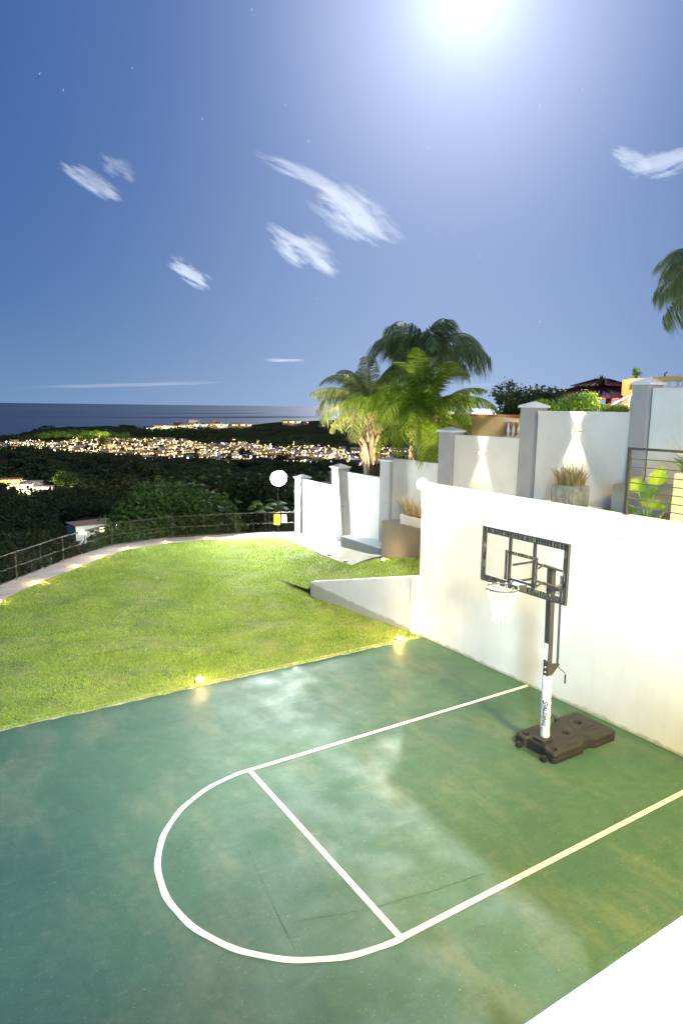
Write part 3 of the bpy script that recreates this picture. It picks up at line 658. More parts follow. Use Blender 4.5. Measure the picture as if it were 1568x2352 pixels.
def hoop():
    bx, by = -1.45, 1.83
    R0 = empty('basketball_hoop', (bx, by, 0), label='portable basketball hoop with clear striped backboard and white padded pole on the green court', cat='basketball hoop')
    # base tank: rounded slab, waist notches, two filler wells, two front wells
    x0, x1, y0, y1, zt = -1.90, -.38, 1.42, 2.24, .175
    out = []
    def corner(cx, cy, r, a0): return [(cx+r*cos(rad(a0+a)), cy+r*sin(rad(a0+a))) for a in (0, 22, 45, 68, 90)]
    out += corner(x1-.10, y1-.10, .10, 0); out += [(-.95, y1), (-1.02, y1-.075), (-1.16, y1-.075), (-1.24, y1)]; out += corner(x0+.08, y1-.08, .08, 90)
    out += [(x0, 2.04), (x0+.05, 2.0), (x0+.05, 1.66), (x0, 1.62)]
    out += corner(x0+.08, y0+.08, .08, 180); out += [(-1.24, y0), (-1.16, y0+.06), (-1.02, y0+.06), (-.95, y0)]; out += corner(x1-.10, y0+.10, .10, 270)
    cx = sum(p[0] for p in out)/len(out); cy = sum(p[1] for p in out)/len(out)
    b = MB(); n = len(out); lay = [(1.0, .012), (1.0, .075), (.985, .082), (.985, .09), (1.0, .098), (.995, .14), (.975, .163), (.94, zt)]
    for s, z in lay:
        for x, y in out: b.v.append((cx+(x-cx)*s, cy+(y-cy)*s, z))
    for i in range(len(lay)-1):
        for k in range(n): b.f.append((i*n+k, i*n+(k+1) % n, (i+1)*n+(k+1) % n, (i+1)*n+k)); b.m.append(0)
    b.f.append(tuple(range(n))[::-1]); b.m.append(0); b.f.append(tuple((len(lay)-1)*n+k for k in range(n))); b.m.append(0)
    tank = b.build('base_tank', PLAST, R0, smooth=False, bevel=.004)
    for (wx_, wy_, r, d) in ((-.74, 1.93, .075, .1), (-1.20, 1.80, .066, .09), (-1.78, 2.1, .06, .09), (-1.78, 1.54, .055, .09)):
        m = bpy.data.meshes.new('cut'); 
        c = MB().lathe([(r*.8, -d), (r, .03)], (wx_, wy_, zt), 20)
        co = c.build('cutter', PLAST, None)
        co.location = (-bx, -by, 0)
        bo = tank.modifiers.new('hole', 'BOOLEAN'); bo.operation = 'DIFFERENCE'; bo.object = co; co.parent = tank; co.location = (-bx, -by, 0); CUT.append((tank, co))
    # raised ribs pressed into the top
    for pts in ([(-.62, 1.62), (-.85, 1.68), (-1.05, 1.58), (-1.2, 1.55)], [(-.6, 1.72), (-.9, 1.76), (-1.12, 1.66), (-1.35, 1.62)], [(-.56, 2.12), (-.7, 2.11), (-.85, 2.06)], [(-1.5, 1.52), (-1.3, 1.5)]):
        MB().tube([(x, y, zt-.004) for x, y in pts], .014, 6).build('rib', PLAST, tank, smooth=True)
    for yy in (1.58, 2.08):
        w = MB(); w.tube([(-1.94, yy-.03, .05), (-1.94, yy+.03, .05)], .048, 16); w.build('wheel', PLAST, R0, smooth=False)
    MB().tube([(-1.94, 1.5, .05), (-1.94, 2.15, .05)], .01, 6).build('axle', STEEL, R0)
    MB().box(-1.81, -1.60, 1.71, 1.93, zt-.01, zt+.05).build('pole_bracket', PLAST, R0, bevel=.01)
    # pole: leans a touch; lower padded
    bp, tp = Vector((-1.65, 1.83, .15)), Vector((-1.74, 1.83, 3.0))
    def at(z): return bp.lerp(tp, (z-bp.z)/(tp.z-bp.z))
    def sq(b, za, zb, h, k=0):
        p, q = at(za), at(zb)
        b.hexa([(p.x-h, p.y-h, za), (p.x+h, p.y-h, za), (p.x+h, p.y+h, za), (p.x-h, p.y+h, za)], [(q.x-h, q.y-h, zb), (q.x+h, q.y-h, zb), (q.x+h, q.y+h, zb), (q.x-h, q.y+h, zb)], k); return b
    pole = sq(MB(), .16, 2.95, .048).build('pole', BLACK, R0, bevel=.008)
    b = MB(); sec = []
    for i, z in enumerate(np.linspace(.20, 1.24, 22)):
        c = at(z); wob = .003*sin(i*1.7)+.002*sin(i*3.3); r = .068+wob+(-.012 if i in (0, 21) else 0); off = .003*sin(i*.9)
        sec.append([(c.x+off+r*math.copysign(abs(cos(a))**.8, cos(a)), c.y+r*math.copysign(abs(sin(a))**.8, sin(a)), z) for a in [2*pi*k/24 for k in range(24)]])
    for s_ in sec: b.v += s_
    for i in range(21):
        for k in range(24): b.f.append((i*24+k, i*24+(k+1) % 24, (i+1)*24+(k+1) % 24, (i+1)*24+k)); b.m.append(0)
    b.f += [tuple(range(24))[::-1], tuple(21*24+k for k in range(24))]; b.m += [0, 0]
    pad = b.build('pole_pad', WHITEP, R0, smooth=True)
    # lettering runs down the face of the pad that looks along -y / -x
    c = at(.68); 
    nrm = Vector((-.15, -1, 0)).normalized(); down = Vector((0, 0, -1)); right = down; up = nrm.cross(right).normalized()
    nrm = Vector((-.86, -.51, 0)).normalized(); up = nrm.cross(down).normalized()
    o = Vector((c.x, c.y, .66))+nrm*.0805
    text_mesh('PALDING', .088, 'lettering', INK, pad, axes(down, up, o+down*.033), shear=.25)
    text_mesh('S', .118, 'lettering', INK, pad, axes(down, up, o-down*.163+up*(-.006)), shear=.25)
    # sticker and bolts on the pole
    p = at(1.67); b = MB().box(p.x-.051, p.x-.0485, p.y-.036, p.y+.036, 1.5, 1.84); st = b.build('sticker', SIGNW, pole, bevel=.004)
    g = mat('pale_print', (.55, .55, .56), .6)
    for i in range(6): MB().box(p.x-.0518, p.x-.0512, p.y-.026, p.y+.02-.004*(i % 3), 1.53+i*.045, 1.54+i*.045).build('print_line', g, st)
    for z in (1.30, 1.38):
        q = at(z); MB().tube([(q.x-.047, q.y+.0, z), (q.x-.058, q.y, z)], .011, 8).build('bolt', SIGNW, pole)
    # braces to the tank
    for yy in (1.48, 2.16):
        a = at(.62); MB().tube([(a.x+.04, a.y+(.05 if yy > 2 else -.05), .62), (-.98, yy, .18)], .011, 8).build('brace', BLACK, R0)
    # height adjuster
    MB().tube([(-1.48, 1.82, 1.36), (-1.52, 1.82, 2.80)], .024, 4).build('lift_arm', BLACK, R0)
    MB().hexa([(-1.64, 1.80, 1.22), (-1.60, 1.80, 1.24), (-1.60, 1.84, 1.24), (-1.64, 1.84, 1.22)], [(-1.64, 1.80, 1.42), (-1.44, 1.80, 1.38), (-1.44, 1.84, 1.38), (-1.64, 1.84, 1.42)]).build('adjuster_bracket', BLACK, R0)
    cr = MB().tube([(-1.46, 1.82, 1.36), (-1.44, 1.81, 1.31), (-1.36, 1.76, 1.23), (-1.355, 1.755, 1.20)], .006, 6).build('crank', STEEL, R0)
    MB().tube([(-1.355, 1.755, 1.20), (-1.36, 1.75, 1.06)], .014, 8).build('crank_grip', PLAST, cr)
    # backboard
    X = -2.38; ya, yb, za, zb = 1.02, 2.63, 2.67, 3.52
    MB().box(X-.003, X+.003, ya+.03, yb-.03, za+.03, zb-.03).build('clear_panel', GLASS, R0)
    fr = MB(); t = .022
    fr.box(X-t, X+t, ya, ya+.022, za, zb); fr.box(X-t, X+t, yb-.022, yb, za, zb); fr.box(X-t, X+t, ya+.0221, yb-.0221, za, za+.022); fr.box(X-t, X+t, ya+.0221, yb-.0221, zb-.022, zb)
    fr.build('frame', BLACK, R0)
    pr = MB(); w = .062; xp = X-.0065
    pr.box(xp, X-.0032, ya+.0221, ya+.0221+w, za+.0221, zb-.0221); pr.box(xp, X-.0032, yb-.0221-w, yb-.0221, za+.0221, zb-.0221)
    pr.box(xp, X-.0032, ya+.0222+w, yb-.0222-w, zb-.0221-w*1.25, zb-.0221); pr.box(xp, X-.0032, ya+.0222+w, yb-.0222-w, za+.0221, za+.0221+w*1.2)
    pr.build('striped_border', STRIPE, R0)
    sq_ = MB(); s0, s1, t0, t1 = 1.54, 2.16, 2.78, 3.23; ws = .05
    sq_.box(xp, X-.0032, s0, s0+ws, t0, t1); sq_.box(xp, X-.0032, s1-ws, s1, t0, t1); sq_.box(xp, X-.0032, s0+ws+.0002, s1-ws-.0002, t1-ws, t1)
    sq_.build('target_square', STRIPE, R0)
    for y in (s0+.085, s1-.075):
        MB().box(X+.0035, X+.035, y-.021, y+.021, za+.0221, zb-.0221).build('support_bar', BLACK, R0)
    MB().box(X+.0035, X+.032, s0+.1, s1-.09, 2.79, 2.825).build('support_bar', BLACK, R0)
    text_mesh('PALDING', .075, 'lettering', INK, R0, axes((0, -1, 0), (0, 0, 1), (X-.0042, 1.19, 2.82)), shear=.25)
    text_mesh('S', .10, 'lettering', INK, R0, axes((0, -1, 0), (0, 0, 1), (X-.0042, 1.355, 2.825)), shear=.25)
    # arms between board and pole
    for s in (-1, 1):
        yy = 1.82+s*.085
        for zp, zb_ in ((2.90, 3.02), (2.62, 2.76)):
            MB().tube([(X+.03, 1.83+s*.2, zb_), (X+.32, yy+s*.03, zb_+.03), (-1.62, yy, zp)], .018, 4).build('arm', BLACK, R0)
    MB().box(-1.68, -1.47, 1.77, 1.87, 2.58, 2.66).build('yoke', BLACK, R0, bevel=.005)
    for zz in (2.62, 2.90): MB().tube([(-1.62, 1.71, zz), (-1.62, 1.95, zz)], .014, 8).build('bolt', STEEL, R0)
    # rim
    rz = 2.79; rc = Vector((-2.79, 1.80, rz)); rr = .228
    ring = [(rc.x+rr*cos(2*pi*k/40), rc.y+rr*sin(2*pi*k/40), rz) for k in range(41)]
    rim = MB().tube(ring, .011, 8, cap=False).build('rim', BLACK, R0, smooth=True)
    b = MB(); b.hexa([(X-.022, 1.70, rz-.10), (X-.022, 1.94, rz-.10), (-2.57, 1.87, rz-.05), (-2.57, 1.75, rz-.05)][::-1], [(X-.022, 1.70, rz+.012), (X-.022, 1.94, rz+.012), (-2.57, 1.87, rz+.012), (-2.57, 1.75, rz+.012)][::-1]); b.build('rim_bracket', BLACK, R0)
    nn = 12
    for k in range(nn):
        a = 2*pi*k/nn; x, y = rc.x+rr*cos(a), rc.y+rr*sin(a); hook = MB(); hook.tube([(x, y, rz-.008), (x+.008*cos(a), y+.008*sin(a), rz-.03), (x-.012*cos(a), y-.012*sin(a), rz-.03)], .004, 5); hook.build('net_hook', BLACK, rim)
    net = MB(); L_ = 7
    prof = [rr-.005, .20, .178, .155, .135, .122, .115, .118]
    for k in range(nn):
        for s in (1, -1):
            pts = []
            for j in range(L_+1):
                a = 2*pi*(k+s*j*.5)/nn; r = prof[j]*(1+.03*sin(k*2.1+j)); pts.append((rc.x+r*cos(a)+.006*sin(k+j), rc.y+r*sin(a), rz-.02-.064*j-.004*sin(k*1.3)))
            net.tube(pts, .0029, 5)
        a = 2*pi*(k+.0)/nn; r = prof[-1]; net.tube([(rc.x+r*cos(a), rc.y+r*sin(a), rz-.02-.064*L_), (rc.x+r*1.03*cos(a+.1), rc.y+r*sin(a+.1), rz-.02-.064*L_-.035)], .006, 5)
        net.tube([(rc.x+rr*cos(a-.07), rc.y+rr*sin(a-.07), rz-.04), (rc.x+rr*cos(a-.03), rc.y+rr*sin(a-.03), rz+.022), (rc.x+rr*cos(a+.03), rc.y+rr*sin(a+.03), rz+.022), (rc.x+rr*cos(a+.07), rc.y+rr*sin(a+.07), rz-.04)], .0055, 5)
    net.build('net', NETM, rim, smooth=True)
CUT = []
hoop()
def apply_cuts():
    bpy.context.view_layer.update(); dg = bpy.context.evaluated_depsgraph_get()
    t = CUT[0][0]; me = bpy.data.meshes.new_from_object(t.evaluated_get(dg)); t.modifiers.clear(); t.data = me
    for _, c in CUT: bpy.data.objects.remove(c)
apply_cuts()
MB().box(-.014, -.001, 1.86, 1.97, 3.20, 3.31).build('cover_plate', WHITEP, rw, bevel=.004)

# ------------------------------------------------------------------ fence
FP = [(-14.9, 7.4), (-12.9, 11.2), (-10.9, 14.4), (-9.2, 16.5), (-7.24, 18.75), (-5.46, 20.8), (-3.26, 22.76), (-.59, 23.27), (1.88, 22.07), (4.12, 20.8)]
def fence():
    R0 = empty('chain_link_fence', (0, 0, 0), label='curved chain-link fence with thin steel rails behind the lawn', cat='fence')
    hz = lambda p: H(p[0], p[1])
    for i, p in enumerate(FP[:-1]):
        z = hz(p); MB().tube([(p[0], p[1], z-.3), (p[0], p[1], z+.95)], .024, 8).build('post', STEEL, R0)
    wires = MB()
    for p, q in zip(FP, FP[1:]):
        P_, Q_ = Vector((*p, hz(p))), Vector((*q, hz(q))); Ln = (Q_-P_).length
        for nm, h, r in (('top_rail', .94, .021), ('middle_rail', .47, .016), ('bottom_rail', .07, .016)):
            MB().tube([P_+Vector((0, 0, h)), Q_+Vector((0, 0, h))], r, 6).build(nm, STEEL, R0)
        for t, a, c in ((.3, .07, .47), (.5, .47, .94), (.72, .07, .47)):
            m_ = P_.lerp(Q_, t); MB().tube([m_+Vector((0, 0, a)), m_+Vector((0, 0, c))], .012, 6).build('short_post', STEEL, R0)
        st = .085; k = int((Ln+.9)/st)
        for s in (1, -1):
            for j in range(k):
                u0 = j*st-.87; pts = []
                for (u, z) in ((u0, .07), (u0+.87, .94)):
                    uu = u if s > 0 else Ln-u; pts.append((uu, z))
                (ua, zaa), (ub, zbb) = pts
                def cl_(ua, za, ub, zb):
                    if abs(ub-ua) < 1e-6: return None
                    f = lambda U: za+(zb-za)*(U-ua)/(ub-ua)
                    lo, hi = max(0, min(ua, ub)), min(Ln, max(ua, ub))
                    return None if hi-lo < .02 else ((lo, f(lo)), (hi, f(hi)))
                r_ = cl_(ua, zaa, ub, zbb)
                if r_:
                    A, B = [P_.lerp(Q_, u/Ln)+Vector((0, 0, z)) for u, z in r_]; wires.tube([A, B], .0011, 3, cap=False)
    tag(wires.build('chain_link_mesh', WIRE, R0), kind='stuff')
fence()
def sign(name, cpos, w, h, m, label):
    a, b_ = Vector((*FP[-2], 0)), Vector((*FP[-1], 0)); d = (b_-a).normalized(); n = Vector((d.y, -d.x, 0)); n = n if n.y < 0 else -n
    c = Vector(cpos)+n*.03; e = empty(name, c, label=label, cat='sign')
    u = Vector((0, 0, 1)); r = n.cross(u)*-1; r = u.cross(n)
    def plate(nm, cx, cz, hw, hh, off, th, mm, par):
        q = c+r*cx+u*cz+n*off; bt = [q+r*sx*hw+u*sz*hh for sx, sz in ((-1, -1), (1, -1), (1, 1), (-1, 1))]
        return MB().hexa(bt, [p+n*th for p in bt]).build(nm, mm, par)
    pl = plate('plate', 0, 0, w/2, h/2, 0, .006, m, e); return e, c, r, u, n, plate
t_ = .70; a_, b_ = Vector((*FP[-2], 0)), Vector((*FP[-1], 0)); q_ = a_.lerp(b_, t_); z_ = -.32+.66
e, c, r, u, n, plate = sign('warning_sign', (q_.x, q_.y, z_), .27, .47, YEL, 'yellow warning sign with black header hung on the fence, left of the white sign')
plate('header_bar', 0, .205, .11, .008, .0065, .001, INK, e); plate('header_bar', 0, .11, .11, .008, .0065, .001, INK, e)
text_mesh('CAUTION', .052, 'lettering', INK, e, axes(r, u, c+n*.008+u*.157))
MB().tube([c+n*.008+r*(-.03)+u*.0, c+n*.008+r*.01+u*(-.03), c+n*.008+r*.05+u*(-.02)], .009, 4).build('pictogram', INK, e)
MB().tube([c+n*.008+r*(.0)+u*(-.03), c+n*.008+r*.035+u*.04], .009, 4).build('pictogram', INK, e)
for k in range(2):
    for j in range(5): plate('print_line', -.08+.04*j, -.10-.06*k, .015, .012, .0065, .001, mat('sign_ochre', (.5, .28, .02)), e)
q_ = a_.lerp(b_, t_+.118)
e, c, r, u, n, plate = sign('notice_sign', (q_.x, q_.y, z_+.045), .24, .36, SIGNW, 'small white sign with red bands hung on the fence beside the yellow sign')
PINK = mat('sign_pink', (.8, .35, .35)); plate('red_band', 0, .115, .09, .022, .0065, .001, PINK, e); plate('red_band', 0, -.03, .09, .022, .0065, .001, PINK, e)

# ------------------------------------------------------------------ lawn lights
GL = [(-7.99, 16.14, 'sunk lawn light at the left picture edge beside the path'), (-6.71, 17.98, 'sunk lawn light by the path, second from the left picture edge'), (-5.22, 19.71, 'dim sunk lawn light by the path, third from the left edge'),
      (-4.15, 20.78, 'sunk lawn light on the curve of the path, fourth from the left edge'), (-2.88, 21.86, 'flat glowing lawn light on the curve, fifth from the left edge'), (-1.2, 22.3, 'thin glowing lawn light near the middle fence post, sixth from the left'),
      (.55, 22.1, 'bright lawn light at the far end of the lawn, seventh from the left'), (1.8, 21.1, 'small lawn light at the far end of the lawn left of the warning sign'), (2.75, 19.9, 'lawn light at the far corner of the lawn where path meets paving'),
      (2.56, 16.68, 'bright lawn light at the edge of the paving near the end wall panel'), (2.36, 14.92, 'pale unlit-looking lawn light beside the paving'), (2.19, 13.58, 'pale lawn light on the paving edge near the grey bench'),
      (2.48, 11.88, 'lawn light in the grass just in front of the taupe masonry block'), (-5.35, 7.05, 'lawn light in the middle of the seam between grass and court'), (-.59, 6.97, 'brightest lawn light at the corner where grass, court and white wall meet')]
for i, (x, y, lab) in enumerate(GL):
    z = H(x, max(y, 6.9))+(.03 if i in (10, 11) else .012); e = empty('lawn_light', (x, y, z), label=lab, cat='garden light', group='small sunk lights round the lawn')
    big = 1.25 if i in (1, 3, 6, 13, 14) else .95
    MB().lathe([(.085*big, -.05), (.085*big, .02), (.065*big, .03)], (x, y, z), 14).build('housing', STEEL, e)
    if i in (10, 11): MB().lathe([(.05, .028), (.04, .045)], (x, y, z), 12).build('lens', SIGNW, e)
    else:
        MB().lathe([(.062*big, .026), (.055*big, .06), (.02, .075)], (x, y, z), 12).build('lens', WARM, e)
        point('lawn_light_glow', (0, 0, .16), 36 if big > 1 else 16, (1, .62, .18), .04, e)

# ------------------------------------------------------------------ planters and plants
def stalks(name, cx, cy, z, sx, sy, n, h, m, parent, w=.02, lean=.35, seed=1):
    rg = np.random.default_rng(seed); V = []; F = []
    for i in range(n):
        x, y = cx+rg.uniform(-sx, sx), cy+rg.uniform(-sy, sy); hh = h*rg.uniform(.5, 1.1); a = rg.uniform(0, 2*pi); l = hh*lean*rg.uniform(.1, 1); t = rg.uniform(0, pi)
        ox, oy = (x-cx)*.6, (y-cy)*.6; dx, dy = cos(t)*w*.5, sin(t)*w*.5; b = len(V)
        for k, (f, ww) in enumerate(((0, 1), (.5, .9), (.85, .6), (1, .1))):
            px, py, pz = x+ox*f*f+l*cos(a)*f*f, y+oy*f*f+l*sin(a)*f*f, z+hh*f-.15*l*f*f; V += [(px-dx*ww, py-dy*ww, pz), (px+dx*ww, py+dy*ww, pz)]
        for k in range(3): F.append((b+2*k, b+2*k+1, b+2*k+3, b+2*k+2))
    w0 = Vector((0, 0, 0)); q = parent
    while q is not None: w0 += q.location; q = q.parent
    return np_mesh(name, np.array(V)-np.array(w0), F, m, parent)
def trough(x0, x1, y0, y1, z0, z1, m, label, bev=.015):
    e = empty('planter', ((x0+x1)/2, (y0+y1)/2, z0), label=label, cat='planter'); b = MB(); t = .035
    b.box(x0, x1, y0, y0+t, z0, z1); b.box(x0, x1, y1-t, y1, z0, z1); b.box(x0, x0+t, y0+t+.001, y1-t-.001, z0, z1); b.box(x1-t, x1, y0+t+.001, y1-t-.001, z0, z1); b.box(x0+t+.001, x1-t-.001, y0+t+.001, y1-t-.001, z0, z0+.03)
    b.build('trough', m, e, bevel=bev if bev < .016 else 0); MB().box(x0+t+.002, x1-t-.002, y0+t+.002, y1-t-.002, z0+.05, z1-.05).build('soil', SOILM, e); return e
trough(3.15, 3.62, 10.4, 11.95, 1.62, 1.93, SIGNW, 'long white planter of tan stalks standing on the taupe block')
pe = empty('stalk_plant', (3.4, 11.3, 1.88), label='clump of tan bare stalks in the long white planter by the corner lamp', cat='plant')
stalks('stalks', 3.38, 11.35, 1.88, .14, .62, 110, .62, LEAF_T, pe, .028, .3, 4)
trough(3.10, 3.62, 5.32, 6.0, 2.95, 3.52, SHELL, 'square sculpted stone planter on the terrace under the wall lamp')
b = MB()
for k in range(15):     # rippled relief on the planter faces
    y = 5.36+.6*k/14; b.tube([(3.095, y+random.uniform(-.01, .01), 2.96), (3.085, y+random.uniform(-.015, .015), 3.2), (3.09, y, 3.51)], random.uniform(.012, .028), 5)
for k in range(11):
    x = 3.14+.44*k/10; b.tube([(x, 5.315, 2.96), (x+random.uniform(-.01, .01), 5.305, 3.2), (x, 5.31, 3.51)], random.uniform(.01, .022), 5)
b.build('rippled_relief', SHELL, bpy.data.objects['planter.001'], smooth=True)
pe = empty('stalk_plant', (3.36, 5.66, 3.45), label='dense clump of upright yellow-tan stalks in the sculpted stone planter', cat='plant')
stalks('stalks', 3.36, 5.66, 3.45, .18, .26, 130, .50, LEAF_T, pe, .035, .35, 6); stalks('stalks', 3.36, 5.66, 3.45, .2, .28, 10, .75, LEAF_T, pe, .02, .3, 7)

block('masonry_plinth', 1.15, 1.75, .2, 1.80, 2.95, 4.24, CREAM, 'pale cream masonry plinth behind the railing at the right picture edge', 'plinth')
pe = empty('leafy_plant', (1.4, 1.4, 4.24), label='broad-leaved plant on top of the cream plinth behind the railing', cat='plant')
stalks('leaves', 1.45, 1.3, 4.24, .22, .4, 60, .38, LEAF_M, pe, .09, .7, 9); stalks('stalks', 1.45, 1.4, 4.24, .2, .4, 30, .62, LEAF_T, pe, .02, .5, 10)

def fan_leaf(o, d, size, spread, m, parent, seg=26, tilt=0.0):
    """one fan: folded radiating segments from the end of a petiole"""
    o, d = Vector(o), Vector(d).normalized(); side = d.cross(Vector((0, 0, 1))).normalized() if abs(d.z) < .95 else Vector((1, 0, 0)); 
    side = (Matrix.Rotation(tilt, 3, d) @ side); nrm = side.cross(d); V = []; F = []
    for k in range(seg):
        a0 = -spread+2*spread*k/seg; a1 = -spread+2*spread*(k+.96)/seg; am = (a0+a1)/2; L_ = size*(1-.28*(am/spread)**2)*random.uniform(.93, 1.05)
        dirs = [d*cos(a)+side*sin(a) for a in (a0, am, a1)]; b = len(V); dr = -nrm*0-Vector((0, 0, 1))*.22*size
        V += [o, o+dirs[0]*L_*.62+nrm*.0, o+dirs[1]*L_*.66+nrm*.03*size, o+dirs[2]*L_*.62, o+dirs[1]*L_+dr*abs(random.gauss(.3, .25))]
        F += [(b, b+1, b+2), (b, b+2, b+3), (b+1, b+4, b+2), (b+2, b+4, b+3)]
    w0 = Vector((0, 0, 0)); q = parent
    while q is not None: w0 += q.location; q = q.parent
    f = np_mesh('fan_leaf', [tuple(v-w0) for v in V], F, m, parent); return f
def fanpalm():
    x, y, z = 1.35, 2.3, 2.95; e = empty('fan_palm', (x, y, z), label='bright yellow-green fan palm in warm light behind the railing', cat='palm')
    for (tx, ty, tz, s, m, sp) in [(1.15, 2.1, 3.98, .46, LEAF_Q, 1.25), (1.2, 2.45, 3.82, .36, LEAF_Q, 1.3), (1.0, 2.05, 3.6, .36, LEAF_Q, 1.2), (1.3, 1.9, 3.7, .32, LEAF_Q, 1.2), (.95, 2.35, 3.5, .3, LEAF_S, 1.3),
                                   (.95, 1.9, 3.35, .3, LEAF_S, 1.2), (1.6, 2.5, 3.7, .33, LEAF_S, 1.3), (.8, 2.55, 3.3, .33, LEAF_M, 1.2), (.85, 2.15, 3.25, .28, LEAF_Q, 1.2), (1.0, 2.7, 3.35, .3, LEAF_M, 1.2), (.75, 1.8, 3.2, .25, LEAF_S, 1.2)]:
        p0 = Vector((x+random.uniform(-.06, .06), y+random.uniform(-.06, .06), z)); p2 = Vector((tx, ty, tz)); p1 = (p0+p2)/2+Vector((0, 0, .12)); 
        st = MB().tube([p0, p1, p2], .012, 6).build('leaf_stalk', LEAF_Q, e); fan_leaf(p2, (p2-p1)+Vector((0, 0, .1)), s, sp, m, st, tilt=random.uniform(-.5, .9))
    stalks('dry_leaves', x-.3, y-.1, z, .35, .5, 70, .5, LEAF_T, e, .04, .9, 21); stalks('low_leaves', x-.35, y, z+.05, .35, .6, 120, .55, LEAF_M, e, .035, .9, 22)
    point('terrace_uplight', (-.35, -.35, .25), 55, (1, .78, .3), .05, e)
fanpalm()
def railing():
    e = empty('railing', (.1, 1.93, 3.6), label='dark metal railing with thin horizontal rods on top of the tall white wall', cat='railing')
    ys = [1.93, .1, -1.75, -3.6]
    for y in ys:
        MB().box(.075, .125, y-.02, y+.03, 3.6, 4.66).build('post', BLACK, e); MB().box(.05, .15, y-.05, y+.05, 3.6, 3.612).build('foot_plate', BLACK, e)
    MB().box(.07, .13, -3.63, 1.96, 4.661, 4.70).build('top_rail', BLACK, e)
    for k in range(7): z = 3.74+k*.13; MB().tube([(.1, 1.91, z), (.1, -3.6, z)], .008, 6).build('rod', BLACK, e)
railing()

# ------------------------------------------------------------------ palms
def frond_mesh(name, m, L_=2.4, droop=1.0, leaf=.55, n=46, up=.9, seed=1, w=.022, hang=.55):
    """frond along +x from origin: rachis arch with paired leaflets; local coordinates"""
    rg = random.Random(seed); pts = []; a = up; p = Vector((0, 0, 0)); N = 14
    for i in range(N+1):
        pts.append(p.copy()); p = p+Vector((cos(a), 0, sin(a)))*L_/N; a -= droop*(.35+1.2*i/N)/N*1.9
    b = MB(); b.tube(pts, [.03*(1-.85*i/N)+.003 for i in range(N+1)], 5, 0)
    V = []; 
    for i in range(n):
        t = .14+.86*i/(n-1); f = t*N; k = min(N-1, int(f)); q = pts[k].lerp(pts[k+1], f-k); d = (pts[k+1]-pts[k]).normalized()
        for s in (1, -1):
            L2 = leaf*(sin(pi*min(1, .12+t*.86))**.6)*rg.uniform(.8, 1.1); sd = Vector((0, s, 0)); upv = sd.cross(d)*s
            dr = (d*.55+sd*rg.uniform(.65, 1.0)+upv*rg.uniform(-.05, .35)).normalized(); ww = w*rg.uniform(.8, 1.2)
            c0 = q; c1 = q+dr*L2*.5-Vector((0, 0, 1))*hang*L2*.12; c2 = q+dr*L2*(1-hang*.3)-Vector((0, 0, 1))*hang*L2*rg.uniform(.45, .8)
            wv = d*ww*.5; bi = len(b.v); b.v += [tuple(c0-wv*.6), tuple(c0+wv*.6), tuple(c1-wv), tuple(c1+wv), tuple(c2)]
            b.f += [(bi, bi+1, bi+3, bi+2), (bi+2, bi+3, bi+4)]; b.m += [1, 1]
    me = bpy.data.meshes.new(name); me.from_pydata(b.v, [], b.f); me.materials.append(BOOT if False else m); me.materials.append(m); me.polygons.foreach_set('material_index', b.m); return me
def palm(base, crown, tr, fronds, label, meshes, dead=0, boots=0, seed=0, scale=1.0):
    rg = random.Random(seed); base, crown = Vector(base), Vector(crown)
    e = empty('palm_tree', base, label=label, cat='palm tree')
    pts = [base.lerp(crown, t)+Vector((.08*sin(t*3+seed), .08*cos(t*2.2+seed), 0)) for t in [i/8 for i in range(9)]]; pts[-1] = crown.copy()
    MB().tube(pts, [tr*(1.2-.35*i/8) for i in range(9)], 12).build('trunk', BARK, e, smooth=True)
    if boots:
        b = MB()
        for i in range(boots):
            a = rg.uniform(0, 2*pi); z = rg.uniform(.25, 1.0); p = base.lerp(crown, z); d = Vector((cos(a), sin(a), 0)); r = tr*1.0
            b.tube([p+d*r, p+d*r*1.35+Vector((0, 0, .18)), p+d*r*rg.uniform(1.6, 2.2)+Vector((0, 0, rg.uniform(.3, .45)))], [.045, .035, .012], 5)
        tag(b.build('leaf_bases', BOOT, e), kind='stuff')
    for i, (az, el, s) in enumerate(fronds):
        o = bpy.data.objects.new('frond', meshes[i % len(meshes)]); link(o, e); o.location = crown-base+Vector((rg.uniform(-.05, .05), rg.uniform(-.05, .05), rg.uniform(-.1, .05)))
        o.rotation_euler = Euler((rg.uniform(-.25, .25), -el, rad(az)), 'XYZ'); s *= scale; o.scale = (s, s, s)
    for i in range(dead):
        az = rg.uniform(0, 360); o = bpy.data.objects.new('dead_frond', DEADM); link(o, e); o.location = crown-base-Vector((0, 0, rg.uniform(.1, .5))); o.rotation_euler = Euler((0, rg.uniform(1.9, 2.4), rad(az)), 'XYZ'); s = rg.uniform(.45, .75)*scale; o.scale = (s, s, s)
    return e
DEADM = frond_mesh('dead_frond', leafmat('dry_frond', (.05, .04, .02), (.12, .10, .045), (.2, .16, .08)), 2.2, .5, .4, 26, .5, 9, .02, .9)
FG = [frond_mesh('green_frond', LEAF_P, 2.5, dr, .72, 84, .6, k, .036, .7) for k, dr in enumerate((1.1, 1.45, .8))]
FY = [frond_mesh('olive_frond', LEAF_Y, 2.5, dr, .70, 80, .55, k+5, .034, .9) for k, dr in enumerate((1.0, 1.4, .8))]
FK = [frond_mesh('dark_frond', LEAF_K, 2.4, dr, .85, 104, .75, k+8, .026, 1.5) for k, dr in enumerate((1.6, 1.9, 1.35))]
def ring(n, el0, el1, s0, s1, seed, off=0):
    rg = random.Random(seed); return [(off+360*i/n+rg.uniform(-14, 14), rg.uniform(el0, el1), rg.uniform(s0, s1)) for i in range(n)]
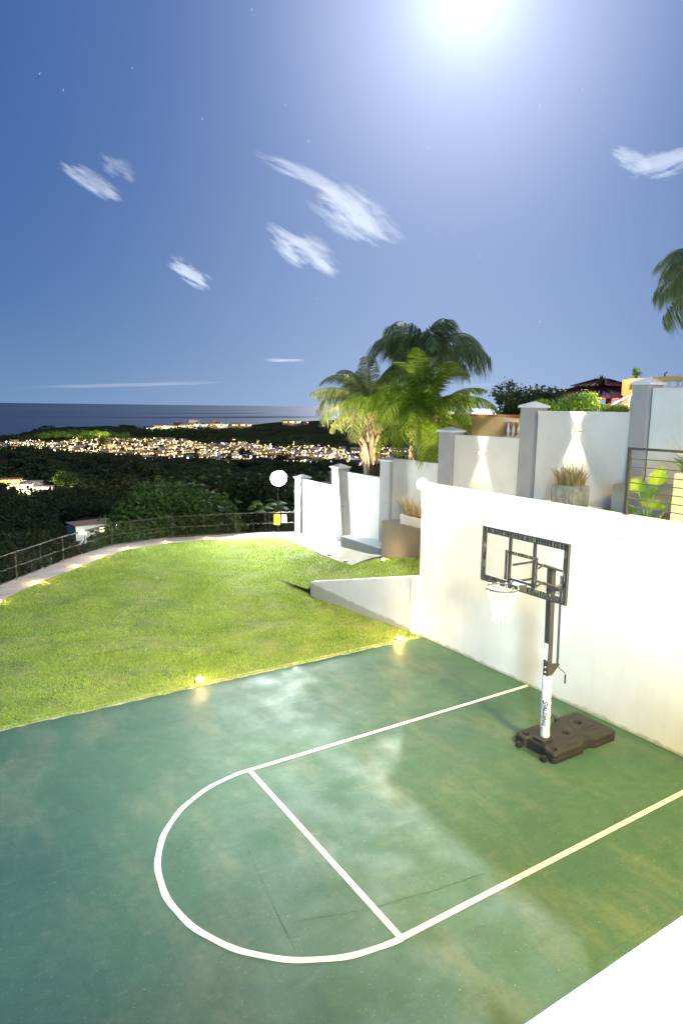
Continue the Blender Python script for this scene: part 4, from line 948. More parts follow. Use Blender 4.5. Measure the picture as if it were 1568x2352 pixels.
#@PALMS
palm((5.3, 13.2, 2.4), (5.35, 13.55, 4.85), .30, ring(8, .75, 1.15, 1.0, 1.15, 3)+ring(12, .15, .6, 1.0, 1.2, 4, 20)+ring(11, -.75, -.1, .85, 1.1, 5, 8)+[(236, -.55, 1.2), (222, -.1, 1.25), (200, .1, 1.25), (250, -.5, 1.3), (140, .1, 1.3)], 'front palm with bright yellow-green fronds arching over the boundary wall above the corner lamp', FG, 4, 60, 3, 1.0)
palm((6.6, 18.6, 1.6), (6.45, 18.4, 5.3), .24, ring(9, .5, .95, .95, 1.2, 13)+ring(11, 0, .45, 1.0, 1.2, 14, 15)+ring(7, -.7, -.2, .8, 1.0, 15)+[(190, -.15, 1.25), (215, -.3, 1.2)], 'left palm with olive-yellow windblown fronds and a shaggy dark trunk', FY, 16, 110, 5, 1.02)
palm((8.0, 16.2, 2.0), (8.0, 16.7, 6.75), .13, ring(7, .6, 1.1, 1.05, 1.2, 23)+ring(8, .2, .6, 1.15, 1.4, 24, 20)+ring(3, -.2, .1, .9, 1.0, 25), 'tallest palm, dark drooping fronds against the sky behind the front palm', FK, 0, 0, 8, 1.12)
palm((7.3, 4.6, 3.5), (7.3, 4.72, 8.3), .16, ring(9, .3, .8, .8, .95, 33)+ring(9, -.3, .3, .8, 1.0, 34, 20)+ring(8, -.9, -.4, .7, .9, 35, 9), 'palm cut by the right picture edge high above the boundary wall', FK, 0, 0, 9, .95)
#@PART4
def uplight(loc, tgt, w, col, label, ang=70):  # unseen spots added to brighten the palm crowns from below
    loc = Vector(loc); e = empty('added_uplight', loc, label=label, cat='garden light')
    d = (Vector(tgt)-loc).normalized(); MB().tube([loc-d*.12, loc+d*.02], [.05, .07], 10).build('housing', PLAST, e); MB().tube([loc+d*.021, loc+d*.03], .055, 10).build('lens', WARM, e)
    spot('spot_beam', tuple(d*.06), d, w, col, ang, .6, .04, e)
uplight((4.95, 11.9, 3.3), (5.2, 12.9, 5.6), 2600, (1, .90, .5), 'unseen uplight added behind the wall to brighten the front palm', 95)
uplight((6.8, 14.6, 3.2), (8.0, 16.6, 6.9), 500, (1, .9, .6), 'unseen uplight added among the palms to brighten the tallest crown', 80)
uplight((5.2, 17.3, 2.2), (6.2, 18.3, 5.2), 3000, (1, .85, .5), 'unseen uplight added behind the wall to brighten the left palm', 90)
# ------------------------------------------------------------------ neighbour's garden and house behind the boundary wall
def leafcloud(lobes, n, size, rg, flat=.0):
    """small leaf faces filling overlapping lobes; returns V (4n,3), F (n,4)"""
    L_ = np.array([l[:3] for l in lobes]); R_ = np.array([l[3:6] if len(l) > 4 else (l[3],)*3 for l in lobes]); vol = R_.prod(1); k = rg.choice(len(lobes), n, p=vol/vol.sum())
    d = rg.normal(size=(n, 3)); d /= np.linalg.norm(d, axis=1)[:, None]; r = rg.uniform(.35, 1.0, n)**.45*(1+.12*rg.normal(size=n))
    c = L_[k]+d*R_[k]*r[:, None]; nr = d+rg.normal(size=(n, 3))*.7+np.array([0, 0, .3]); nr /= np.linalg.norm(nr, axis=1)[:, None]
    t = np.cross(nr, rg.normal(size=(n, 3))); t /= np.linalg.norm(t, axis=1)[:, None]; b = np.cross(nr, t); s = (size*rg.uniform(.6, 1.3, n))[:, None]
    V = np.stack([c-t*s, c-b*s*.45, c+t*s, c+b*s*.45], 1); return V.reshape(-1, 3), np.arange(4*n).reshape(n, 4)
def lobes_for(w, h, n, rg, base=.35):
    out = [(0, 0, h*.6, w*.5, w*.5, h*.36)]
    for _ in range(n):
        a = rg.uniform(0, 2*pi); rr = rg.uniform(.15, .42)*w; z = h*rg.uniform(base+.08, .85); q = rg.uniform(.16, .28)*w; out.append((rr*cos(a), rr*sin(a), z, q, q, q*.8))
    return out
def tree(name, loc, w, h, n, size, m, label, seed, trunk=.35, cat='tree', nl=9, group=None):
    rg = np.random.default_rng(seed); e = empty(name, loc, label=label, cat=cat, group=group); lb = lobes_for(w, h, nl, rg)
    V, F = leafcloud(lb, n, size, rg); np_mesh('crown', V, F, m, e)
    b = MB(); b.tube([(0, 0, -.5), (.05*w, 0, h*.25), (0, .03*w, h*.5)], [trunk*.6, trunk*.45, trunk*.25], 7)
    for l in lb[1:7]: b.tube([(0, .02*w, h*.3), (l[0]*.5, l[1]*.5, h*.45), (l[0]*.9, l[1]*.9, l[2])], [trunk*.25, trunk*.16, trunk*.07], 5)
    b.build('trunk', BARK, e, local=True, smooth=True); return e

def nz(y): return lerp(y, [(4, 5.0), (7, 4.65), (10, 3.9), (13, 2.9), (18.5, 1.8), (21, .8), (24, -2)])
e = empty('neighbour_wall', (7.0, 12, 3), label='ochre garden wall with orange coping behind the palms', cat='wall')
MB().box(7.0, 7.2, 10.9, 16.5, 1.5, 5.0).build('wall_panel', ORANGE, e); MB().box(6.96, 7.24, 10.88, 16.5, 5.003, 5.08).build('coping', mat('orange_coping', (.55, .2, .06), .7, (.45, .16, .05), 5), e)
MB().box(7.02, 7.16, 8.6, 10.88, 1.5, 4.42).build('lower_panel', CREAM, e)
def balprof(h):
    return [(.05, 0), (.05, h*.06), (.03, h*.1), (.045, h*.2), (.062, h*.34), (.045, h*.52), (.026, h*.66), (.022, h*.8), (.04, h*.88), (.045, h*.94), (.045, h)]
def balustrade(name, x, ya, yb, z0, z1, m, cm, label, step=.2):
    e = empty(name, (x, (ya+yb)/2, z0), label=label, cat='balustrade'); h = z1-z0-.2
    MB().box(x-.08, x+.08, ya, yb, z0, z0+.08).build('base_rail', cm, e); MB().box(x-.1, x+.1, ya-.03, yb+.03, z1-.11, z1).build('handrail', cm, e)
    n = max(2, int((yb-ya)/step)); me = None
    for i in range(n):
        y = ya+(i+.5)*(yb-ya)/n
        if me is None:
            o = MB().lathe([(r, z) for r, z in balprof(h)], (0, 0, 0), 10).build('baluster', m, e, local=True, smooth=True); me = o.data
        else: o = link(bpy.data.objects.new('baluster', me), e)
        o.location = (0, y-(ya+yb)/2, .085)
    return e
balustrade('balustrade', 6.0, 8.2, 10.35, 4.36, 4.98, WHITE2, CREAM, 'cream balustrade between two pillars, in front of the ochre wall')
MB().box(5.9, 6.1, 8.2, 10.5, 2.5, 4.355).build('balustrade_wall', CREAM, label='cream retaining wall under the lower balustrade', category='wall')
b = MB(); b.box(5.86, 6.14, 9.0, 9.75, 4.985, 5.02); b.build('folded_mat', INK, bevel=.01, label='dark folded mat lying on the lower balustrade rail', category='mat')
hb = empty('ochre_house', (7.0, 5, 5), label='ochre house front behind the tallest pillars, with a stair against it', cat='house')
MB().box(7.0, 9.5, -6, 7.0, 4.0, 5.68).build('wall', ORANGE, hb)
MB().box(6.97, 7.2, 6.2, 7.03, 5.683, 5.75).build('ledge', ORANGE, hb); MB().box(6.97, 7.12, 6.80, 7.03, 5.752, 6.12).build('corner_pier', ORANGE, hb)
MB().tube([(6.99, 6.55, 4.7), (6.99, 6.55, 5.68)], .02, 6).build('downpipe', CREAM, hb)
balustrade('balustrade', 7.05, 6.15, 6.79, 5.755, 6.14, WHITE2, ORANGE, 'short balustrade on the ochre house left of the tallest pillar', .14)
balustrade('balustrade', 5.0, -4, 4.75, 5.74, 6.06, WHITE2, ORANGE, 'long ochre-railed balustrade above the wall at the right picture edge', .16)
MB().box(4.9, 5.1, -4, 4.78, 4.5, 5.735).build('balcony_wall', ORANGE, label='ochre balcony wall under the long balustrade', category='wall')
MB().tube([(5.0, 4.55, 6.06), (5.0, 4.55, 6.14), (5.0, 4.5, 6.16)], .02, 8).build('vent_pipe', INK, label='tiny black vent pipe on the long balustrade', category='pipe')
point('neighbour_fill', (-1.2, 1.6, .9), 160, (1, .8, .5), .2, hb); point('neighbour_fill', (-1.4, -2.5, 1.7), 120, (1, .85, .6), .2, hb); point('neighbour_fill', (-1.75, 4.4, .3), 45, (1, .85, .6), .2, hb)  # bare fill lights; the last is added to brighten the cream balustrade
st = empty('stair_railing', (6.0, 6.4, 5), label='white tubular stair railing climbing toward the ochre house', cat='railing')
for dz, r in ((0, .028), (-.17, .016), (-.31, .016), (-.45, .02)): MB().tube([(6.0, 7.05, 5.20+dz), (6.0, 5.7, 5.82+dz)], r, 8).build('rail', WHITEP, st)
for y in (7.0, 6.08): MB().box(5.975, 6.025, y-.025, y+.025, 4.6, 5.22+(7.05-y)*.46).build('post', WHITEP, st)
def hedge(name, c, r, n, size, m, label, seed):
    e = empty(name, c, label=label, cat='hedge'); rg = np.random.default_rng(seed)
    V, F = leafcloud([(0, 0, 0, *r)]+[(rg.uniform(-.6, .6)*r[0], rg.uniform(-.7, .7)*r[1], rg.uniform(-.2, .3)*r[2], r[0]*.5, r[1]*.4, r[2]*.6) for _ in range(6)], n, size, rg); np_mesh('foliage', V, F, m, e)
    MB().tube([(0, 0, -r[2]-.4), (0, 0, 0)], .04, 6).build('stem', BARK, e, local=True)
hedge('hedge', (5.5, 6.12, 5.3), (.25, .36, .13), 1600, .04, LEAF_H, 'clipped yellow-green hedge under the stair railing', 5)
tree('garden_tree', (9.0, 12.1, 4.0), 2.1, 2.15, 3800, .085, LEAF_D, 'round dark tree left of the red pavilion', 61, .3, nl=8)
tree('garden_tree', (9.6, 13.7, 3.7), 1.3, 1.75, 1800, .08, LEAF_D, 'small dark tree just right of the palms, behind the cream balustrade', 62, .2, nl=6)
tree('flowering_shrub', (5.3, 8.0, 4.3), 1.4, 1.25, 3000, .055, LEAF_Q, 'yellow-green leafy shrub behind the wall lamp panel', 63, .1, 'shrub')
tree('flowering_shrub', (5.6, 7.35, 4.3), 1.3, 1.5, 3000, .055, LEAF_S, 'taller green shrub between the yellow-green shrub and the stair', 64, .1, 'shrub', 7)
point('shrub_light', (4.62, 7.75, 5.0), 120, (1, .85, .4), .1)
def rosette(name, loc, n, L_, m, label, tilt=.9, w=.05, seed=3):
    rg = random.Random(seed); e = empty(name, loc, label=label, cat='plant'); V = []; F = []
    for i in range(n):
        a = rg.uniform(0, 2*pi); el = rg.uniform(.1, 1.4); l = L_*rg.uniform(.6, 1.1); d = Vector((cos(a)*cos(el), sin(a)*cos(el), sin(el))); s = Vector((-sin(a), cos(a), 0))*w; b = len(V)
        V += [-s*.5, s*.5, d*l*.5+s, d*l*.5-s, d*l-Vector((0, 0, l*.25))]; F += [(b, b+1, b+2, b+3), (b+3, b+2, b+4, b+4)]
    F = [f if f[2] != f[3] else f[:3] for f in F]; me = bpy.data.meshes.new('leaves'); me.from_pydata([tuple(v) for v in V], [], F); me.materials.append(m); link(bpy.data.objects.new('leaves', me), e)
    MB().tube([(0, 0, -.35), (0, 0, .05)], .04, 6).build('stem', BARK, e, local=True)
rosette('potted_palm', (7.15, 6.75, 6.22), 70, .32, LEAF_S, 'little spiky palm rising behind the short balustrade, left of the tallest pillar', seed=5, w=.025)
rosette('potted_palm', (15.5, 14.1, 6.25), 60, .7, LEAF_D, 'dark windblown palm top behind the pavilion roof', seed=6, w=.06)

def pavilion():
    x, y, z = 16, 14.4, 4.6; e = empty('pavilion', (x, y, z), label='red-lit garden pavilion with a two-tier dark red metal roof', cat='pavilion'); 
    def roof(z0, z1, hw, tw, name, ov=.06):
        b = [(x-hw, y-hw, z0), (x+hw, y-hw, z0), (x+hw, y+hw, z0), (x-hw, y+hw, z0)]; t = [(x-tw, y-tw, z1), (x+tw, y-tw, z1), (x+tw, y+tw, z1), (x-tw, y+tw, z1)]
        o = MB().hexa(b, t).build(name, ROOFR, e); rb = MB()
        B_, T_ = [Vector(p) for p in b], [Vector(p) for p in t]
        for k in range(4):
            n = int(hw*7)
            for i in range(n+1):
                f = i/n; p = B_[k].lerp(B_[(k+1) % 4], f); tt = T_[k].lerp(T_[(k+1) % 4], f); rb.tube([p+Vector((0, 0, .005)), tt+Vector((0, 0, .005))], .02, 4)
        tag(rb.build('seams', ROOFR, o), kind='stuff')
    roof(5.75, 6.28, 1.95, .75, 'lower_roof'); roof(6.3, 6.62, .95, .18, 'upper_roof')
    for sx in (-1, 1):
        for sy in (-1, 1): MB().box(x+sx*1.4-.08, x+sx*1.4+.08, y+sy*1.4-.08, y+sy*1.4+.08, 3.6, 5.748).build('post', REDP, e)
    MB().box(x-1.5, x-1.42, y-1.3, y-.5, 4.2, 5.1).build('red_panel', REDP, e); MB().box(x-1.48, x-1.40, y-1.32, y-.6, 5.1, 5.5).build('green_panel', GREENP, e)
    point('pavilion_lamp', (-.3, -.6, .9), 1100, (1, .16, .07), .15, e)
pavilion()
sp = MB().box(12.0, 12.1, 11.6, 13.4, 4.2, 5.45).build('glass_screen', mat('pale_screen', (.45, .5, .6), .2), label='pale glass screen under the pavilion eaves', category='screen')
# beyond the first pillar: the neighbour's low wall
nw = empty('low_wall', (5.5, 21, 0), label='sandy low wall running behind the first two pillars', cat='wall')
MB().hexa([(5.5, 19.3, -1), (5.65, 19.3, -1), (5.65, 22.6, -1), (5.5, 22.6, -1)], [(5.5, 19.3, 2.2), (5.65, 19.3, 2.2), (5.65, 22.6, 1.6), (5.5, 22.6, 1.6)]).build('wall_panel', CREAM, nw)
for (ya, yb, zt) in ((19.55, 20.0, 2.45),): MB().box(5.4, 5.8, ya, yb, -1, zt).build('pillar', CREAM, nw); MB().hexa([(5.35, ya-.05, zt+.002), (5.85, ya-.05, zt+.002), (5.85, yb+.05, zt+.002), (5.35, yb+.05, zt+.002)], [(5.58, ya+.2, zt+.15), (5.62, ya+.2, zt+.15), (5.62, yb-.2, zt+.15), (5.58, yb-.2, zt+.15)]).build('pillar_cap', CREAM, nw)
MB().box(5.35, 5.85, 12.2, 12.6, 2, 3.75).build('garden_pier', ORANGE, label='small ochre pier between palm trunks, above the third panel', category='pier')

# ------------------------------------------------------------------ trees below the fence
def atp(px, py, D):     # a spot D metres out along the bearing of a point measured on the photograph
    d = cdir(px, py); return CAM+d*D
def ground_tree(px, D, w, h, n, size, m, label, seed, cat='tree', top=None, name='valley_tree', group=None, nl=9):
    d = cdir(px, 1176); a = math.atan2(d.x, d.y); x, y = CAM.x+D*sin(a), CAM.y+D*cos(a); z = terr(D, math.degrees(a))
    if top is not None: z = CAM.z+top-h
    return tree(name, (x, y, z), w, h, n, size, m, label, seed, cat=cat, group=group, nl=nl)
# top is the height of the crown over the camera (negative: below)
ground_tree(400, 44, 7.5, 8.5, 11000, .22, LEAF_M, 'tall feathery green tree behind the fence, left of centre', 71, top=-4.6, nl=14)
ground_tree(330, 40, 5.0, 7, 6000, .20, LEAF_M, 'lower green tree behind the second bend of the fence', 72, top=-5.9, nl=10)
ground_tree(480, 46, 5.0, 7, 6500, .2, LEAF_M, 'mid green tree right of the tall feathery tree behind the fence', 73, top=-6.3, nl=10)
ground_tree(275, 33, 3.4, 5, 3500, .16, LEAF_M, 'small tree whose top just rises over the fence beside the lit porch', 74, top=-5.4)
ground_tree(555, 52, 6.0, 8, 5500, .25, LEAF_D, 'dark tree left of the floodlight behind the fence', 75, top=-5.2, nl=10)
ground_tree(665, 40, 4.2, 7, 4000, .2, LEAF_D, 'dark bush behind the warning sign next to the first pillar', 76, top=-5.9)
ground_tree(730, 60, 9, 9, 8000, .3, LEAF_D, 'dark tree mass rising behind the first pillar', 77, top=-6.3, nl=12)
ground_tree(640, 75, 12, 11, 8000, .4, LEAF_D, 'broad dark tree behind the floodlight', 78, top=-9.0, nl=12)
ground_tree(120, 60, 8, 8, 6500, .3, LEAF_D, 'dark round tree below the fence, left side', 79, top=-14.0, nl=12)
ground_tree(40, 55, 7, 8, 6500, .28, LEAF_D, 'dark leafy tree below the fence at the left picture edge', 80, top=-11.5, nl=12)
ground_tree(210, 48, 5, 6, 5000, .22, LEAF_D, 'leafy bush in front of the house with the lit porch', 81, top=-11.2, nl=10)
def papaya():
    d = cdir(617, 1176); a = math.atan2(d.x, d.y); D = 34; x, y = CAM.x+D*sin(a), CAM.y+D*cos(a); z = CAM.z-5.3
    e = empty('papaya_tree', (x, y, z-2), label='slim pale-green rosette tree behind the fence below the floodlight', cat='tree'); V = []; F = []
    MB().tube([(0, 0, -2), (.05, 0, .8), (0, 0, 2.0)], [.1, .07, .05], 7).build('trunk', STEEL, e, local=True)
    for i in range(16):
        az = 2*pi*i/16+.2; el = .15+.5*(i % 3)/2; p = Vector((0, 0, 2.0)); q = p+Vector((cos(az)*cos(el), sin(az)*cos(el), sin(el)))*.75
        s = MB().tube([p, q], .012, 4).build('leaf_stalk', LEAF_S, e, local=True); W_ = []
        f = MB()
        for k in range(7):
            an = az-1.3+2.6*k/6; t = q+Vector((cos(an), sin(an), -.35))*.42; n_ = Vector((-sin(an), cos(an), 0))*.06; f.add([q, q.lerp(t, .6)+n_, t, q.lerp(t, .6)-n_], [(0, 1, 2, 3)])
        f.build('leaf', LEAF_S, s, local=True)
papaya()

# one far-off wood: leaf clumps over the whole slope and ridge
def town_zone(r, az):
    near = lerp(az, [(3, 1080), (13, 930), (24, 800), (33, 720), (50, 700)]); far = lerp(az, [(3, 1230), (13, 1230), (24, 1130), (33, 1050), (50, 1000)])
    return near < r < far
def forest():
    rg = np.random.default_rng(5); CL = []
    protos = []
    for k in range(6):
        lb = lobes_for(1, .8, 7, rg); V, F = leafcloud(lb, 190, .085, rg); protos.append(V)
    plo = [leafcloud(lobes_for(1, .8, 5, rg), 55, .15, rg)[0] for _ in range(6)]
    cells = []
    # slope
    r = 62.
    while r < 1230:
        step = max(5.5, r*.022); w = step*1.25
        for az in np.arange(-12, 78, math.degrees(step/r)): cells.append((r+rg.uniform(-.4, .4)*step, az+rg.uniform(-.4, .4)*math.degrees(step/r), min(w, 15)*rg.uniform(.7, 1.35), 0))
        r += step*.9
    r = 1235.
    while r < 1900:
        step = 15
        for az in np.arange(-8, 72, math.degrees(step/r)): cells.append((r+rg.uniform(-.5, .5)*step, az+rg.uniform(-.5, .5)*math.degrees(step/r), rg.uniform(9, 19), 1))
        r += step*1.0
    out = []
    for (r, az, w, far) in cells:
        if town_zone(r, az): 
            if rg.random() > .07: continue
            w *= .5
        if far:
            d = sin(az*.9+r*.011)+sin(az*.37+1)-.4+rg.normal()*.35
            if az > 27 and r > 1330: d -= 1.25
            if 15.3 < az < 25 and r > 1560: d -= 1.2
            if d < 0: continue
        else:
            if r > 350 and sin(az*.5+r*.017)+sin(r*.006+az*1.3) < -1.05 and rg.random() < .9: continue
        if any(abs(r-hr) < 22 and abs(az-ha)*r*.01745 < hw for hr, ha, hw in CLEAR): continue
        x, y = polar(r, az)
        if r < 85 and x > 3: continue
        z = terr(r, az); V = (plo if (far or r > 420) else protos)[int(rg.integers(6))]
        a = rg.uniform(0, 2*pi); c, s = cos(a), sin(a); h = rg.uniform(.65, 1.1)*min(w, 9)
        if far: h = rg.uniform(.5, .75)*min(w, 12)
        U = np.empty_like(V); U[:, 0] = (V[:, 0]*c-V[:, 1]*s)*w+x; U[:, 1] = (V[:, 0]*s+V[:, 1]*c)*w+y; U[:, 2] = V[:, 2]*h/.8+z-h*.22; out.append(U)
    V = np.concatenate(out); F = np.arange(len(V)).reshape(-1, 4)
    np_mesh('woodland', V, F, LEAF_F, label='dark woodland covering the valley slopes and the far ridge', cat='woodland', kind='stuff')
def azpx(px): return 32.38+math.degrees(math.atan((px-784)/1525.5))
CLEAR = [(270, azpx(205), 14), (520, azpx(40), 38), (400, azpx(487), 16), (235, azpx(205), 12), (200, azpx(205), 14), (180, azpx(200), 10), (480, azpx(30), 34)]
forest()
for (px, D, w, h, top, m, lab, sd) in [(153, 470, 14, 13, -44, LEAF_M, 'rounded tree lit yellow-green beside the bright buildings on the left', 91), (245, 1030, 16, 17, -47, LEAF_D, 'tall dark cypress-like tree standing in the lit town', 92),
                                     (205, 1150, 22, 16, -50, LEAF_S, 'lit green tree at the left end of the town', 93), (160, 560, 18, 10, -53.5, LEAF_D, 'dark tree overlapping the near edge of the town on the left', 94),
                                     (565, 800, 16, 14, -49, LEAF_D, 'dark tree at the near edge of the town, centre', 95), (650, 760, 16, 13, -52, LEAF_D, 'dark tree at the near edge of the town above the floodlight', 96)]:
    ground_tree(px, D, w, h, 1500, w*.045, m, lab, sd, top=top)

# ------------------------------------------------------------------ houses of the valley
HW = [mat('plaster_%s' % n, c, .85, tuple(v*.8 for v in c), .4) for n, c in (('cream', (.38, .31, .2)), ('white', (.42, .41, .38)), ('rose', (.34, .2, .14)), ('ochre', (.36, .25, .1)))]
HR = [mat('flat_roof_grey', (.22, .21, .2), .9, (.15, .14, .14), .6), mat('flat_roof_rust', (.22, .10, .06), .9, (.15, .08, .05), .6)]
def house_proto(k, w, d, h):
    e = bpy.data.objects.new('house', None); link(e); rg = random.Random(k)
    MB().box(-w/2, w/2, -d/2, d/2, -3, h).build('wall', HW[k % 4], e, local=True)
    MB().box(-w/2-.5, w/2+.5, -d/2-.9, d/2+.5, h+.01, h+.35).build('roof', HR[k % 2], e, local=True)
    n = max(2, int(w/3.2))
    for i in range(n):
        x = -w/2+(i+.5)*w/n; lit = rg.random() < .6
        MB().box(x-.75, x+.75, -d/2-.06, -d/2-.01, .8, 2.3).build('window', (WARMS if rg.random() < .7 else COOLS) if lit else INK, e, local=True)
    if k % 3 == 0: MB().box(w/2+.01, w/2+3.4, -d/2, -d/2+4, h-.7, h-.5).build('carport', HR[(k+1) % 2], e, local=True)
    MB().lathe([(.02, -.3), (.45, 0), (.02, .3)], (w/2-.6, -d/2-.5, 2.6), 8).build('porch_lamp', FARL[k % 3], e, local=True)
    return e
FARL = [glow('far_lamp_warm', (1, .58, .16), 9), glow('far_lamp_white', (.9, .95, 1), 20), glow('far_lamp_violet', (.62, .45, 1), 5)]
PROTO = [house_proto(k, w, d, h) for k, (w, d, h) in enumerate([(12, 9, 3.4), (15, 9, 3.6), (10, 8, 3.2), (17, 10, 4.0), (11, 9, 6.2), (14, 8, 3.4)])]
def place_house(k, r, az, turn, label, group, first=[True]*6, dz=0, s=1.0, cat='house'):
    p = PROTO[k]; x, y = polar(r, az); 
    if USED[k]: o = copy_tree2(p)
    else: o = p; USED[k] = True
    o.location = (x, y, terr(r, az)+.3+dz); o.rotation_euler = (0, 0, -rad(az)+turn); o.scale = (s, s, s); tag(o, label, cat, group); return o
USED = [False]*6
def copy_tree2(o, parent=None):
    c = o.copy(); COL.objects.link(c)
    if parent is not None: c.parent = parent
    for ch in KID.get(o, []): copy_tree2(ch, c)
    return c
KID = {p: list(p.children) for p in PROTO}
def town():
    rg = random.Random(9); n = 0
    r = 715
    while r < 1225 and n < 299:
        for az100 in range(420, 5000, int(9000/ r*100)//1 if False else int(math.degrees(19/r)*100)):
            az = az100/100+rg.uniform(-.4, .4)*math.degrees(16/r)
            if not town_zone(r, az) or rg.random() < .08 or az > 40: continue
            if n >= 299: break
            place_house(rg.randrange(6), r+rg.uniform(-5, 5), az, rg.choice((0, .25, -.3, .1)), 'flat-roofed pale house with lit windows in the glowing valley town', 'houses of the valley town', s=rg.uniform(.85, 1.15)); n += 1
        r += 26+r*.012
    return n
NT = town()
hotel = [(345, 1560, 1, .9), (368, 1570, 3, 1.4), (392, 1560, 3, 1.3), (412, 1600, 4, 1.6), (428, 1570, 3, 1.3), (446, 1590, 4, 1.9), (462, 1560, 1, 1.4), (478, 1570, 3, 1.3), (496, 1590, 4, 1.6), (510, 1560, 1, 1.3), (528, 1590, 0, 1.2), (548, 1600, 3, 1.2), (566, 1600, 1, 1.1), (660, 1570, 3, 1.2), (678, 1570, 1, 1.1), (700, 1560, 2, 1.0)]
ORD = ['first', 'second', 'third', 'fourth', 'fifth', 'sixth', 'seventh', 'eighth', 'ninth', 'tenth', 'eleventh', 'twelfth', 'thirteenth']
RES = ['white floodlit resort building on the far ridge, %s from its left end' % ORD[i] for i in range(13)]+['lit ridge building right of the dark tree clump, %s from the left' % ORD[i] for i in range(3)]
for i, (px, r, k, s) in enumerate(hotel): place_house(k, r, azpx(px), .1, RES[i], 'resort buildings on the ridge', s=s*1.25, dz=2.5, cat='building')
for i, (px, r) in enumerate([(735, 1500), (765, 1500), (820, 1520), (835, 1620), (880, 1620)]): place_house(i % 4, r, azpx(px), .2, 'lone lit farm building on the grassy hill right of the resort, %s from the left' % ORD[i], 'farm buildings on the hill', s=.9, dz=1.5, cat='building')
for i, (px, r, k, s) in enumerate([(8, 505, 3, 1.1), (40, 500, 1, 1.05), (72, 520, 4, 1.0), (95, 505, 5, .9), (55, 535, 3, 1.1), (20, 545, 0, 1)]): place_house(k, r, azpx(px), -.2, ['bright flat-roofed building of the lit cluster cut by the left picture edge', 'bright long building in the middle front of the lit cluster on the left', 'tall two-storey building in the middle of the lit cluster on the left', 'rightmost pale building of the lit cluster on the left, beside the lit tree', 'rearmost long building of the lit cluster on the left', 'rear building of the lit cluster nearest the left picture edge'][i], 'buildings of the lit cluster', s=s, dz=1.5, cat='building')
place_house(1, 205, azpx(203), .35, 'grey-roofed house with a glaring porch light below the fence', None, s=.8, dz=3.2)
place_house(5, 400, azpx(487), -.2, 'rust-roofed house with lit windows half hidden by trees in mid-valley', None, s=.9, dz=1.5)

def lamp_proto():
    e = bpy.data.objects.new('street_lamp', None); link(e)
    MB().tube([(0, 0, -1), (0, 0, 12)], [.22, .13], 6).build('pole', CREAM, e, local=True); MB().tube([(0, 0, 9), (0, -1.8, 9.4)], .08, 5).build('arm', STEEL, e, local=True)
    MB().lathe([(.05, -.25), (.5, -.1), (.5, .1), (.05, .25)], (0, -1.8, 9.3), 10).build('lamp_head', FARL[0], e, local=True); return e
LP = lamp_proto(); KID[LP] = list(LP.children); first = True
rg = random.Random(4)
for i, px in enumerate([26, 66, 100, 160, 192, 215, 262, 288, 322, 340, 370, 400, 432, 470, 505, 535, 562, 590, 620, 650, 672, 700, 712, 745, 768, 786, 800]):
    az = azpx(px); near = lerp(az, [(3, 1080), (13, 930), (24, 800), (33, 720), (50, 700)]); far = lerp(az, [(3, 1230), (13, 1230), (24, 1130), (33, 1050), (50, 1000)]); r = near+(far-near)*rg.uniform(.1, 1.0)
    o = LP if first else copy_tree2(LP); first = False; x, y = polar(r, az); o.location = (x, y, terr(r, az)); o.rotation_euler = (0, 0, rg.uniform(-1, 1)); s = rg.uniform(.8, 1.35); o.scale = (s, s, s)
    tag(o, 'tall street lamp post standing among the lit houses of the valley town', 'street lamp', 'street lamps of the valley town')
    point('street_glow', (0, -1.8, 7.8), rg.uniform(22000, 50000), rg.choice(((1, .68, .3), (1, .74, .36), (1, .64, .24), (.9, .92, 1))), .6, o)
def glow_at(px, r, h, w, col, par=None):
    az = azpx(px); x, y = polar(r, az); return point('building_glow', (x, y, terr(r, az)+h), w, col, .5)
for px, r, h, w, c in [(380, 1535, 7, 40000, (.85, .92, 1)), (440, 1535, 7, 40000, (.85, .92, 1)), (500, 1530, 7, 26000, (1, .9, .75)), (555, 1560, 7, 16000, (1, .8, .5)), (670, 1540, 8, 12000, (1, .85, .6)),
                       (20, 480, 6, 34000, (1, .76, .38)), (55, 485, 6, 34000, (1, .82, .5)), (88, 492, 6, 10000, (1, .9, .8)), (200, 192, 5, 2600, (.9, 1, .85)), (487, 388, 5, 1200, (.9, .92, 1)), (150, 455, 3, 2500, (1, .9, .4)),
                       (165, 1225, 10, 60000, (1, .92, .45)), (235, 1225, 10, 60000, (1, .9, .45)), (290, 1215, 8, 30000, (1, .85, .4)), (330, 1200, 7, 16000, (1, .85, .4)), (120, 1190, 7, 16000, (.9, .95, 1)), (60, 1160, 7, 14000, (1, .8, .4)), (835, 1600, 9, 14000, (.8, 1, .85))]: glow_at(px, r, h, w*2.2, c)
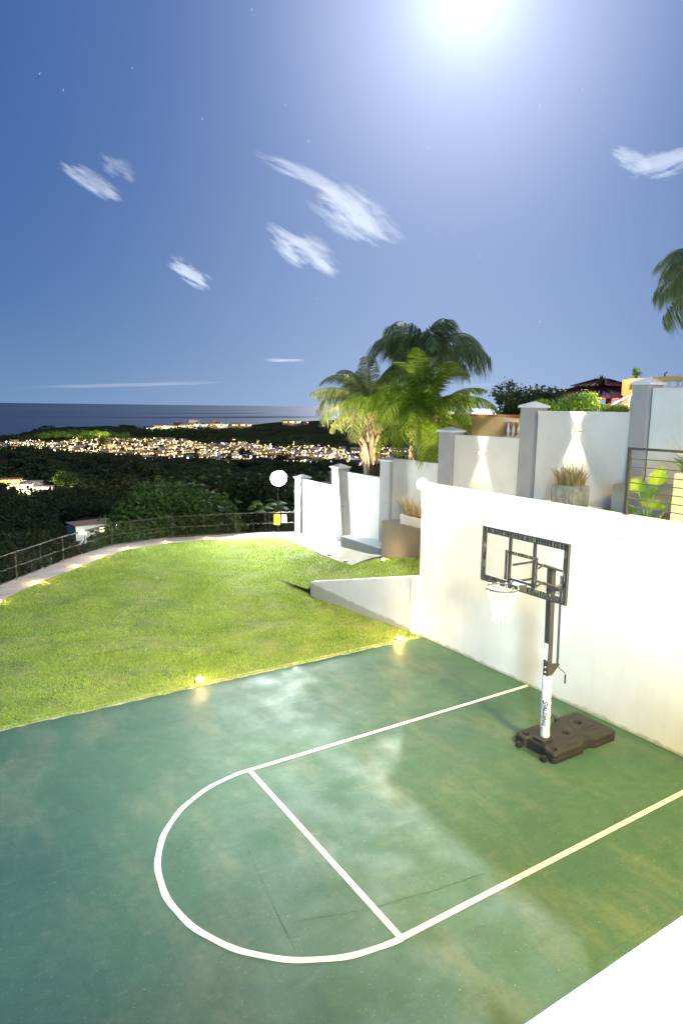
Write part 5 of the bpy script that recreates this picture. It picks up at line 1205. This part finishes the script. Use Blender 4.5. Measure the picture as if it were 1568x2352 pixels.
for px, r, h, s, m, lab in [(184, 190, 5.0, .6, 1, 'glaring white porch lamp on the house below the fence'), (768, 1600, 9, 1.6, 1, 'white floodlight on the grassy hilltop right of the resort'), (580, 395, 6, .01, 1, '')][:2]:
    az = azpx(px); x, y = polar(r, az); e = empty('floodlight', (x, y, terr(r, az)), label=lab, cat='floodlight'); z = terr(r, az)
    MB().tube([(x, y, z-1), (x, y, z+h)], .1, 6).build('pole', STEEL, e); MB().lathe([(s*.2, -s*.6), (s, 0), (s*.2, s*.6)], (x, y, z+h), 10).build('lamp_head', FARL[m], e)
rg = random.Random(12)
for i in range(16):
    px = 105+i*13+rg.uniform(-6, 6); D = 1250+rg.uniform(0, 110)
    ground_tree(px, D, rg.uniform(20, 30), rg.uniform(9, 14), 500, 1.1, LEAF_S, 'tree lit green by town lights on the slope behind the left half of town', 200+i, group='lit trees on the slope behind the town', nl=6)
def town_lights():
    rg = np.random.default_rng(3); Vs = {0: [], 1: [], 2: []}; k = 0
    while k < 620:
        az = rg.uniform(3, 37); r = rg.uniform(700, 1240)
        if not town_zone(r, az): continue
        x, y = polar(r, az); z = terr(r, az)+rg.uniform(2.5, 6.5); q = rg.uniform(.25, .7)*r/1000; c = int(rg.choice(3, p=(.72, .22, .06))); k += 1
        P = np.array([(q, 0, 0), (0, q, 0), (-q, 0, 0), (0, -q, 0), (0, 0, q), (0, 0, -q)])+np.array((x, y, z)); Vs[c].append(P)
    F0 = np.array([(0, 1, 4), (1, 2, 4), (2, 3, 4), (3, 0, 4), (1, 0, 5), (2, 1, 5), (3, 2, 5), (0, 3, 5)])
    for c, nm, lab in ((0, 'town_lights', 'hundreds of small warm lights sprinkled through the valley town'), (1, 'town_lights', 'small white lights sprinkled through the valley town'), (2, 'town_lights', 'few violet lights in the valley town')):
        n = len(Vs[c]); V = np.concatenate(Vs[c]); F = np.concatenate([F0+6*i for i in range(n)]); np_mesh(nm, V, F, FARL[c], label=lab, cat='town lights', kind='stuff')
town_lights()
